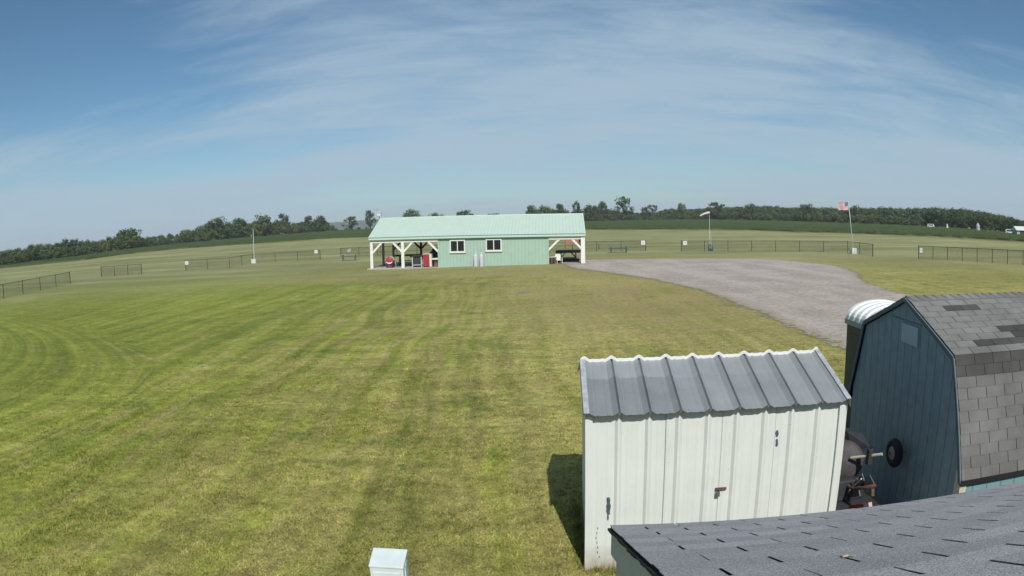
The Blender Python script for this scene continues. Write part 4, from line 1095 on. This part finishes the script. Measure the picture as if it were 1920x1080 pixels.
# ---------------------------------------------------------------- farm buildings far off at right
def far_thing(px, py, D):
    d = ray(px, py); hd = math.hypot(d.x, d.y); x, y = d.x/hd*D, d.y/hd*D; return Vector((x, y, terrain(x, y))), -math.atan2(d.x, d.y)
P, rz = far_thing(1914, 437, 205)
t = thing('farm_building', 'long white farm building with sloping roof at the far right edge', 'building', P, rz+.35)
mb = MB(); mb.b2((-2.2, -2.5, 0), (9, 2.5, 1.5)); mb.build('wall', mat('pale_farm_wall', (.4, .42, .38), .7), t)
mb = MB(); mb.prism([(-2.9, 1.45), (2.9, 1.45), (0, 2.6)], 'x', -2.5, 9.3); mb.build('roof', WHITE, t)
mb = MB(); mb.b2((-1.2, -2.54, 0), (.8, -2.5, 1.3)); mb.build('door', DARKWOOD, t)
P, rz = far_thing(1833.5, 434, 238)
t = thing('farm_silo', 'small grey farm silo with pointed roof before the right wood', 'silo', P, rz)
mb = MB(); mb.lathe([(.75, 0), (.75, 1.7)], n=16); mb.build('bin', mat('silo_steel', (.42, .40, .40), .5), t); mb = MB(); mb.lathe([(.82, 1.7), (.5, 2.4), (.05, 2.9)], n=16); mb.build('roof', mat('silo_roof', (.36, .33, .34), .5), t)
for px, py, D, lab, k in ((1745, 427.5, 275, 'white van parked at the field edge before the right wood', 0), (1776, 427, 265, 'tall white stone cairn before the right wood', 1), (1893, 440, 215, 'pale car parked left of the white farm building', 0)):
    P, rz = far_thing(px, py, D)
    if k == 0:
        t = thing('parked_vehicle', lab, 'vehicle', P, rz+.2)
        mb = MB(); mb.prism([(-1.5, .3), (1.5, .3), (1.5, .8), (1.1, 1.45), (-1.4, 1.5), (-1.5, .8)], 'y', -.75, .75); mb.build('body', WHITE, t, bevel=.08)
        for x in (-.95, .95):
            for y in (-.7, .7):
                mb = MB(); mb.lathe([(.1, -.1), (.3, -.1), (.3, .1), (.1, .1)], (x, y, .3), 14, M=Matrix.Rotation(math.pi/2, 4, 'X')); mb.build('wheel', RUBBER, t)
        mb = MB(); mb.b2((-1.2, -.765, .85), (.95, -.752, 1.3)); mb.build('side_window', GLASS, t)
    else:
        t = thing('stone_marker', 'narrow white marker standing at the field edge before the right wood', 'marker', P, rz)
        mb = MB(); mb.lathe([(.5, 0), (.42, .6), (.22, 1.5), (.3, 1.55), (.12, 1.9)], n=10); mb.build('column', WHITE, t)
        mb = MB(); mb.box((0, 0, .05), (1.2, 1.2, .14)); mb.build('plinth', CONCRETE, t)

# ---------------------------------------------------------------- trees
def tree_meshes(seed, kind):
    """unit tree (height 1): tapered trunk with limbs, crown of leaf faces gathered in clumps with gaps"""
    rnd = random.Random(seed); tr = MB(); cr = MB()
    spec = dict(round=(.42, .14, 1.0, 30, 46), tall=(.26, .16, 1.0, 24, 46), wide=(.58, .14, .95, 34, 46), sparse=(.40, .28, 1.0, 17, 40), shrub=(.62, .04, .95, 30, 46), lean=(.33, .26, 1.0, 18, 46))[kind]
    rad, z0, z1, nc, nl = spec
    lean = rnd.uniform(-.06, .06) if kind != 'lean' else .16*rnd.choice((-1, 1))
    tr.tube([(0, 0, -.02), (lean*.3, 0, z0*.6), (lean*.7, .01, (z0+z1)/2), (lean, 0, z1*.9)], [.030, .024, .015, .004], 7)
    clumps = []
    for c in range(nc):
        f = (c+.5)/nc; z = z0+(z1-z0)*f; env = math.sin(math.pi*min(1, max(.05, .12+.80*f)))**.7
        a = rnd.uniform(0, 6.283); rr = rad*env*math.sqrt(rnd.uniform(.15, 1))*rnd.uniform(.8, 1.15)
        if kind in ('sparse', 'lean'): rr = rad*env*rnd.uniform(.45, 1.15)
        ctr = Vector((lean*f+rr*math.cos(a), rr*math.sin(a), min(.97, z+rnd.uniform(-.05, .05)))); size = rnd.uniform(.10, .19)*(1.15 if kind in ('wide', 'shrub', 'round') else .95)
        clumps.append((ctr, size))
        tr.tube([(lean*f*.7, 0, max(.03, ctr.z-.18-.4*rr)), ((ctr.x+lean*f)*.55, ctr.y*.5, ctr.z-.09), ctr], [.012, .008, .003], 5)
    for ctr, size in clumps:
        base = rnd.uniform(.72, 1.25)
        for k in range(nl):
            v = Vector((rnd.gauss(0, 1), rnd.gauss(0, 1), rnd.gauss(0, .8))); v = v.normalized()*size*rnd.uniform(.25, 1.12)**.8
            p = ctr+v; s = rnd.uniform(.024, .058)
            n = (v.normalized()+Vector((rnd.uniform(-.7, .7), rnd.uniform(-.7, .7), rnd.uniform(-.3, .9)))).normalized()
            u = n.orthogonal().normalized(); u.rotate(Matrix.Rotation(rnd.uniform(0, 6.28), 3, n)); w = n.cross(u)
            cr.add([p-u*s, p-w*s*.6+u*s*.3, p+u*s*1.1, p+w*s*.7-u*s*.1], [(0, 1, 2, 3)], 0, base*rnd.uniform(.7, 1.35))
    return tr, cr
VAR = {}
def variant(kind, i, leaf):
    key = (kind, i, leaf)
    if key not in VAR:
        tr, cr = tree_meshes(hash_seed(kind)*31+i, kind)
        a = tr.build('trunk', BARKM, smooth=True); b = cr.build('crown', LEAVES[leaf], tint=True)
        VAR[key] = (a.data, b.data); bpy.data.objects.remove(a); bpy.data.objects.remove(b)
    return VAR[key]
def hash_seed(s): return sum(ord(c)*(i+3) for i, c in enumerate(s)) % 997
def plant(name, kind, leaf, loc, h, width, label, group, rnd, cat='tree'):
    tm, cm = variant(kind, rnd.randrange(4), leaf)
    t = thing(name, label, cat, loc, rnd.uniform(0, 6.28), group)
    t.scale = (width, width, h)
    for nm, me in (('trunk', tm), ('crown', cm)):
        o = bpy.data.objects.new(nm, me); col.objects.link(o); o.parent = t
    return t
SKY_L = [(-60, 474), (0, 469.5), (15, 467), (50, 461), (82, 455), (130, 449), (155, 446), (172, 452), (190, 449), (217, 439), (240, 434), (257, 438), (265, 446), (282, 442), (300, 441), (312, 436), (325, 441), (347, 430), (370, 428), (390, 416), (410, 413), (425, 420), (440, 413), (457, 413), (472, 417), (490, 410), (500, 411), (513, 414), (530, 408), (545, 410), (550, 417), (560, 416), (575, 410), (588, 412), (600, 409), (607, 411), (617, 417), (626, 424), (690, 425)]
SKY_C = [(740, 410), (990, 404), (1000, 391), (1060, 392), (1068, 402), (1076, 390), (1092, 393), (1100, 389), (1115, 388), (1137, 390), (1150, 393), (1165, 392), (1200, 396), (1235, 393), (1300, 394), (1320, 392), (1335, 390), (1360, 389), (1400, 389), (1450, 389), (1480, 391), (1500, 390), (1560, 392), (1640, 392), (1700, 393), (1760, 392), (1800, 395), (1840, 399), (1870, 404), (1892, 408), (1920, 415), (1980, 430)]
rt = random.Random(42)
def row(name, x0, x1, step, sky, kinds, leaves, label, group, dD=(0, 8), hf=(.85, 1.0), wf=(.75, 1.15), cat='tree'):
    x = x0
    while x < x1:
        px = x+rt.uniform(-.3, .3)*step; py = lerp_table(sky, px)
        az = azim(px, py); D = tree_d(az)+rt.uniform(*dD); X, Y = D*math.sin(az), D*math.cos(az); z = terrain(X, Y)
        H = (CAM_H+D*math.tan(elev(px, py))-z)*rt.uniform(*hf); H = max(H, 1.6)
        kd = rt.choice(kinds); plant(name, kd, rt.choice(leaves), (X, Y, z-.1), H, H*rt.uniform(*wf), label, group, rt, cat)
        x += step*rt.uniform(.75, 1.25)
row('hedgerow_tree', -50, 628, 8, SKY_L, ['round', 'wide', 'round', 'tall'], [0, 0, 1, 1, 2], 'dark green tree packed into the dense tree line at left', 'trees in the left tree line', (2, 14), (.82, 1.0), (.8, 1.2))
row('hedgerow_shrub', -40, 690, 13, [(x, y) for x, y in SKY_L], ['shrub', 'wide'], [1, 1, 3, 0], 'low bushy tree along the front of the left tree line', 'bushes in front of the left tree line', (-7, -1), (.5, .78), (1.0, 1.5), 'bush')
row('hedgerow_tree', 1000, 1240, 9, SKY_C, ['round', 'wide', 'tall', 'round'], [0, 1, 1, 2], 'dark green tree in the hedge just right of the pavilion roof', 'trees in the hedge behind the pavilion', (0, 10), (.75, 1.0), (.8, 1.2))
row('hedgerow_shrub', 760, 1320, 13, SKY_C, ['shrub', 'wide'], [1, 3, 2], 'low bush at the far edge of the crop near the middle', 'bushes along the middle of the crop', (-8, -2), (.45, .7), (1.1, 1.7), 'bush')
row('hedgerow_tree', 1240, 1960, 9, SKY_C, ['round', 'wide', 'round'], [0, 0, 1], 'dark tree in the even tree line at right beyond the crop', 'trees in the right tree line', (6, 20), (.86, 1.0), (.85, 1.25))
row('hedgerow_shrub', 1320, 1730, 12, SKY_C, ['shrub', 'wide', 'shrub'], [2, 2, 1, 3], 'grey green bushy tree along the front of the right tree line', 'bushes in front of the right tree line', (-6, 0), (.55, .75), (1.0, 1.5), 'bush')
# far wood on the rise behind, one mass of crowns
def make_wood():
    mb = MB(); rnd = random.Random(9); tpl = [tree_meshes(500+i, 'round')[1] for i in range(4)]
    px = 1250
    while px < 1990:
        py = lerp_table(SKY_C, px)-rnd.uniform(-1.5, 1.5); az = azim(px, py); D = tree_d(az)+rnd.uniform(25, 60)
        X, Y = D*math.sin(az), D*math.cos(az); z = terrain(X, Y); H = CAM_H+D*math.tan(elev(px, py))-z; W = H*rnd.uniform(.9, 1.3); c = rnd.choice(tpl); a = rnd.uniform(0, 6.28)
        o = len(mb.v); ca, sa = math.cos(a), math.sin(a)
        mb.v += [(X+W*(v[0]*ca-v[1]*sa), Y+W*(v[0]*sa+v[1]*ca), z+H*v[2]) for v in c.v]
        mb.f += [[i+o for i in f] for f in c.f]; mb.mi += c.mi; mb.t += c.t
        px += rnd.uniform(5, 9)
    tag(mb.build('far_woodland', LEAVES[0], tint=True), 'dark mass of woodland behind the right tree line', 'woodland', kind='stuff')
make_wood()
SPECIAL = [  # px, top py, width px, kind, leaf, label
    (240, 430.5, 46, 'round', 0, 'broad dark round tree standing above the left hedge, leftmost of the tall ones'),
    (404, 410.5, 40, 'round', 0, 'tall rounded tree in the left tree line left of the pale pole'),
    (449, 411, 44, 'wide', 0, 'wide flat topped tree in the left tree line just left of the pale pole'),
    (491, 406.5, 42, 'round', 2, 'pointed tree in the left tree line just right of the pale pole'),
    (533, 402, 34, 'sparse', 2, 'tallest feathery tree of the left tree line with open crown'),
    (577, 407, 22, 'tall', 2, 'narrow upright tree near the right end of the left tree line'),
    (600, 406.5, 26, 'round', 0, 'compact rounded tree at the right end of the left tree line'),
    (654, 407, 34, 'sparse', 2, 'thin pale green open tree standing alone left of the pavilion'),
    (694, 396.5, 20, 'lean', 0, 'dark leaning tree at the left corner of the pavilion roof'),
    (770, 394.5, 42, 'wide', 1, 'rounded green tree showing above the left part of the pavilion roof'),
    (818, 401, 34, 'wide', 0, 'low tree just showing over the pavilion roof right of the rounded one'),
    (870, 396, 46, 'wide', 0, 'dark flat topped tree over the middle of the pavilion roof'),
    (927, 401.5, 30, 'round', 0, 'small dark tree over the middle of the roof right of the flat topped one'),
    (996, 387, 24, 'round', 1, 'tree at the left end of the clump over the right half of the roof'),
    (1022, 388, 34, 'wide', 1, 'middle tree of the clump over the right half of the pavilion roof'),
    (1050, 384.5, 20, 'tall', 0, 'taller tree at the right end of the clump over the roof'),
    (1079, 380.5, 17, 'lean', 0, 'dark crooked tree above the right end of the pavilion roof'),
    (1106, 386.5, 26, 'round', 0, 'rounded tree just right of the pavilion roof edge'),
    (1129, 380, 18, 'tall', 0, 'slim dark tree between the pavilion and the tallest tree'),
    (1168, 371, 32, 'sparse', 0, 'tallest tree with open umbrella crown right of the pavilion'),
    (1209, 390, 14, 'tall', 2, 'small narrow tree just right of the tallest umbrella tree'),
    (1225, 385, 26, 'sparse', 2, 'ragged grey tree midway between the tallest tree and the windsock'),
    (1278, 383.5, 18, 'round', 1, 'small round lone tree above the hedge left of the windsock'),
    (1342, 380.5, 34, 'sparse', 0, 'dark spreading tree directly behind the windsock'),
    (1406, 384.5, 26, 'round', 0, 'rounded tree rising above the right tree line near the windsock'),
    (1513, 385, 34, 'round', 0, 'large round tree of the right tree line left of the flag'),
    (1600, 387, 24, 'round', 1, 'round tree top just right of the flag'),
]
for px, py, wpx, kd, lf, lab in SPECIAL:
    az = azim(px, py); D = tree_d(az)-2; X, Y = D*math.sin(az), D*math.cos(az); z = terrain(X, Y)
    H = CAM_H+D*math.tan(elev(px, py))-z; W = wpx/1254*D/({'round': .84, 'tall': .55, 'wide': 1.15, 'sparse': .85, 'lean': .7}[kd])
    plant('tree', kd, lf, (X, Y, z-.1), H*1.03, W, lab, 'single trees that stand out of the tree lines', rt)

# ---------------------------------------------------------------- grass blades near the camera
def make_grass():
    rnd = random.Random(1); mb = MB(); N = 0
    V, Fc, T = [], [], []
    for k in range(330000):
        r = 5.2*(24/5.2)**rnd.random(); az = rnd.uniform(-52, 34); x, y = r*math.sin(R(az)), r*math.cos(R(az))
        q = Vector((x, y, 0))-SH_G; a, b = q.dot(SH_U), q.dot(SH_V)
        if -.02 < a < SH_L and -.02 < b < 1.8: continue
        if x > 8.8 and y > 14: continue
        if x > .3 and y < 3: continue
        den = noise.noise((x*.9, y*.9, 2))*.5+.5
        if rnd.random() > (.25+.7*den)*min(1.0, (24-r)/12): continue
        s = .004+.0006*r; h = rnd.uniform(.012, .034)*(.6+.8*den)
        an = rnd.uniform(0, 6.28); lx, ly = rnd.uniform(-1, 1)*h*1.3, rnd.uniform(-1, 1)*h*1.3
        o = len(V); V += [(x-s*math.cos(an), y-s*math.sin(an), 0), (x+s*math.cos(an), y+s*math.sin(an), 0), (x+lx, y+ly, h)]; Fc.append([o, o+1, o+2]); T.append(rnd.uniform(.8, 1.3))
    # longer tufts the mower leaves against the foot of the shed
    for k in range(2600):
        e = rnd.random(); d = abs(rnd.gauss(0, .045))+.02
        q = SH_G+(SH_U*(e*SH_L)-SH_V*d if rnd.random() < .5 else SH_V*(e*1.76)-SH_U*d)
        x, y = q.x, q.y; h = rnd.uniform(.03, .12)*max(.3, 1-d*4); an = rnd.uniform(0, 6.28); s = rnd.uniform(.003, .007)
        o = len(V); V += [(x-s*math.cos(an), y-s*math.sin(an), 0), (x+s*math.cos(an), y+s*math.sin(an), 0), (x+rnd.uniform(-1, 1)*h*.5, y+rnd.uniform(-1, 1)*h*.5, h)]; Fc.append([o, o+1, o+2]); T.append(rnd.uniform(.6, 1.2))
    mb.v, mb.f, mb.mi, mb.t = V, Fc, [0]*len(Fc), T
    m = bpy.data.materials['lawn'].copy(); m.name = 'grass_blade'
    nt = m.node_tree; b = nt.nodes['Principled BSDF']; g = NG(nt); at = g.n('ShaderNodeAttribute'); at.attribute_name = 'tint'
    src = b.inputs['Base Color'].links[0].from_socket; g.l(g.scale(src, at.outputs['Fac']), b.inputs['Base Color'])
    for l in list(b.inputs['Normal'].links): nt.links.remove(l)
    me = bpy.data.meshes.new('grass'); me.from_pydata(V, [], Fc); me.materials.append(m)
    a = me.attributes.new('tint', 'FLOAT', 'FACE'); a.data.foreach_set('value', T)
    o = bpy.data.objects.new('grass', me); col.objects.link(o); tag(o, 'short mown grass with yellow dry patches', 'grass', kind='stuff')
make_grass()

# ---------------------------------------------------------------- the air
hb = MB(); hb.b2((-3300, -200, -8), (3300, 3300, 66)); ho = hb.build('haze', bpy.data.materials.new('haze')); tag(ho, kind='stuff')
hm = ho.data.materials[0]; hm.use_nodes = True; hn = hm.node_tree
for x in list(hn.nodes):
    if x.type != 'OUTPUT_MATERIAL': hn.nodes.remove(x)
pv_ = hn.nodes.new('ShaderNodeVolumePrincipled'); pv_.inputs['Color'].default_value = (.86, .92, .97, 1); pv_.inputs['Density'].default_value = .00022; pv_.inputs['Anisotropy'].default_value = .0
hn.links.new(pv_.outputs[0], [x for x in hn.nodes if x.type == 'OUTPUT_MATERIAL'][0].inputs['Volume'])

# ---------------------------------------------------------------- light, sky, camera
SUN_AZ, SUN_EL = R(173), R(43)
sd = Vector((math.sin(SUN_AZ)*math.cos(SUN_EL), math.cos(SUN_AZ)*math.cos(SUN_EL), math.sin(SUN_EL)))
ld = bpy.data.lights.new('sun', 'SUN'); ld.energy = 3.4; ld.angle = R(.53); ld.color = (1, .955, .88)
lo = bpy.data.objects.new('sun', ld); col.objects.link(lo); lo.rotation_euler = (-sd).to_track_quat('-Z', 'Y').to_euler(); lo.location = (0, -20, 30)

w = bpy.data.worlds.new('World'); scn.world = w; w.use_nodes = True
g = NG(w.node_tree); bg = w.node_tree.nodes['Background']; wo = w.node_tree.nodes['World Output']
sky = g.n('ShaderNodeTexSky'); sky.sky_type = 'NISHITA'; sky.sun_disc = False; sky.sun_elevation = SUN_EL; sky.sun_rotation = SUN_AZ
sky.altitude = 250; sky.air_density = 1.0; sky.dust_density = .6; sky.ozone_density = 2.0
bg.inputs['Strength'].default_value = .066
tn = g.n('ShaderNodeVectorMath', operation='MULTIPLY'); tn.inputs[1].default_value = (.72, .97, 1.04); g.l(sky.outputs[0], tn.inputs[0]); g.l(tn.outputs[0], bg.inputs['Color'])
# thin high cloud, laid on a plane far overhead
tc = g.n('ShaderNodeTexCoord').outputs['Generated']; sx = g.n('ShaderNodeSeparateXYZ'); g.l(tc, sx.inputs[0])
zz = g.math('ADD', g.math('MAXIMUM', sx.outputs['Z'], 0.0), .17)
cx = g.math('DIVIDE', sx.outputs['X'], zz); cy = g.math('DIVIDE', sx.outputs['Y'], zz)
cmb = g.n('ShaderNodeCombineXYZ'); g.l(cx, cmb.inputs['X']); g.l(cy, cmb.inputs['Y'])
streak = g.noise(g.mapping(cmb.outputs[0], (.42, 1.35, 1), R(-9)), 1.25, 8, .60, .5)
soft = g.noise(g.mapping(cmb.outputs[0], (.30, .62, 1), R(10), (3.1, .7, 0)), 1.0, 5, .5, .3)
wisp = g.noise(g.mapping(cmb.outputs[0], (.8, 2.3, 1), R(-14), (1.3, 0, 0)), 1.9, 9, .68, .8)
cov = g.math('ADD', g.math('MULTIPLY', streak, .40), g.math('ADD', g.math('MULTIPLY', soft, .36), g.math('MULTIPLY', wisp, .24)))
# clearer sky towards the left and right, more cloud ahead
side = g.math('ABSOLUTE', g.math('SUBTRACT', sx.outputs['X'], .05))
hi = g.math('MULTIPLY', g.ramp(side, .24, .66, -.035, .16), g.ramp(sx.outputs['Z'], .05, .22, -.15, 1))
cov = g.math('SUBTRACT', cov, hi)
veil = g.ramp(sx.outputs['Z'], .22, .0, 0, .36)
f = g.math('ADD', g.ramp(cov, .36, .60, .0, .88), veil, clamp=True)
f = g.math('MINIMUM', f, .92)
bg2 = g.n('ShaderNodeBackground'); bg2.inputs['Color'].default_value = (.315, .412, .500, 1); bg2.inputs['Strength'].default_value = 1.0
mx = g.n('ShaderNodeMixShader'); g.l(f, mx.inputs[0]); g.l(bg.outputs[0], mx.inputs[1]); g.l(bg2.outputs[0], mx.inputs[2]); g.l(mx.outputs[0], wo.inputs['Surface'])

cd = bpy.data.cameras.new('camera'); co = bpy.data.objects.new('camera', cd); col.objects.link(co); scn.camera = co
cd.type = 'PANO'; cd.sensor_fit = 'HORIZONTAL'; cd.sensor_width = 36; cd.sensor_height = 36*9/16
try:
    cd.panorama_type = 'FISHEYE_EQUISOLID'; cd.fisheye_lens = F*18; cd.fisheye_fov = math.pi
except AttributeError:
    cd.cycles.panorama_type = 'FISHEYE_EQUISOLID'; cd.cycles.fisheye_lens = F*18; cd.cycles.fisheye_fov = math.pi
cd.clip_end = 20000; cd.clip_start = .05
co.location = EYE
# camera axes in world: right, up, forward from the lens model
def axis(v):
    c, sn = math.cos(ROL), math.sin(ROL); a = (c*v[0]-sn*v[2], v[1], sn*v[0]+c*v[2]); cp, sp = math.cos(PIT), math.sin(PIT)
    return Vector((a[0], cp*a[1]+sp*a[2], -sp*a[1]+cp*a[2]))
rx, fw, up = axis((1, 0, 0)), axis((0, 1, 0)), axis((0, 0, 1))
co.rotation_euler = Matrix((rx, up, -fw)).transposed().to_euler()
scn.view_settings.view_transform = 'Standard'; scn.view_settings.look = 'None'; scn.view_settings.exposure = 0.35; scn.view_settings.gamma = 1
scn.render.engine = 'CYCLES'; scn.cycles.max_bounces = 6; scn.cycles.transparent_max_bounces = 24
scn.cycles.use_denoising = True
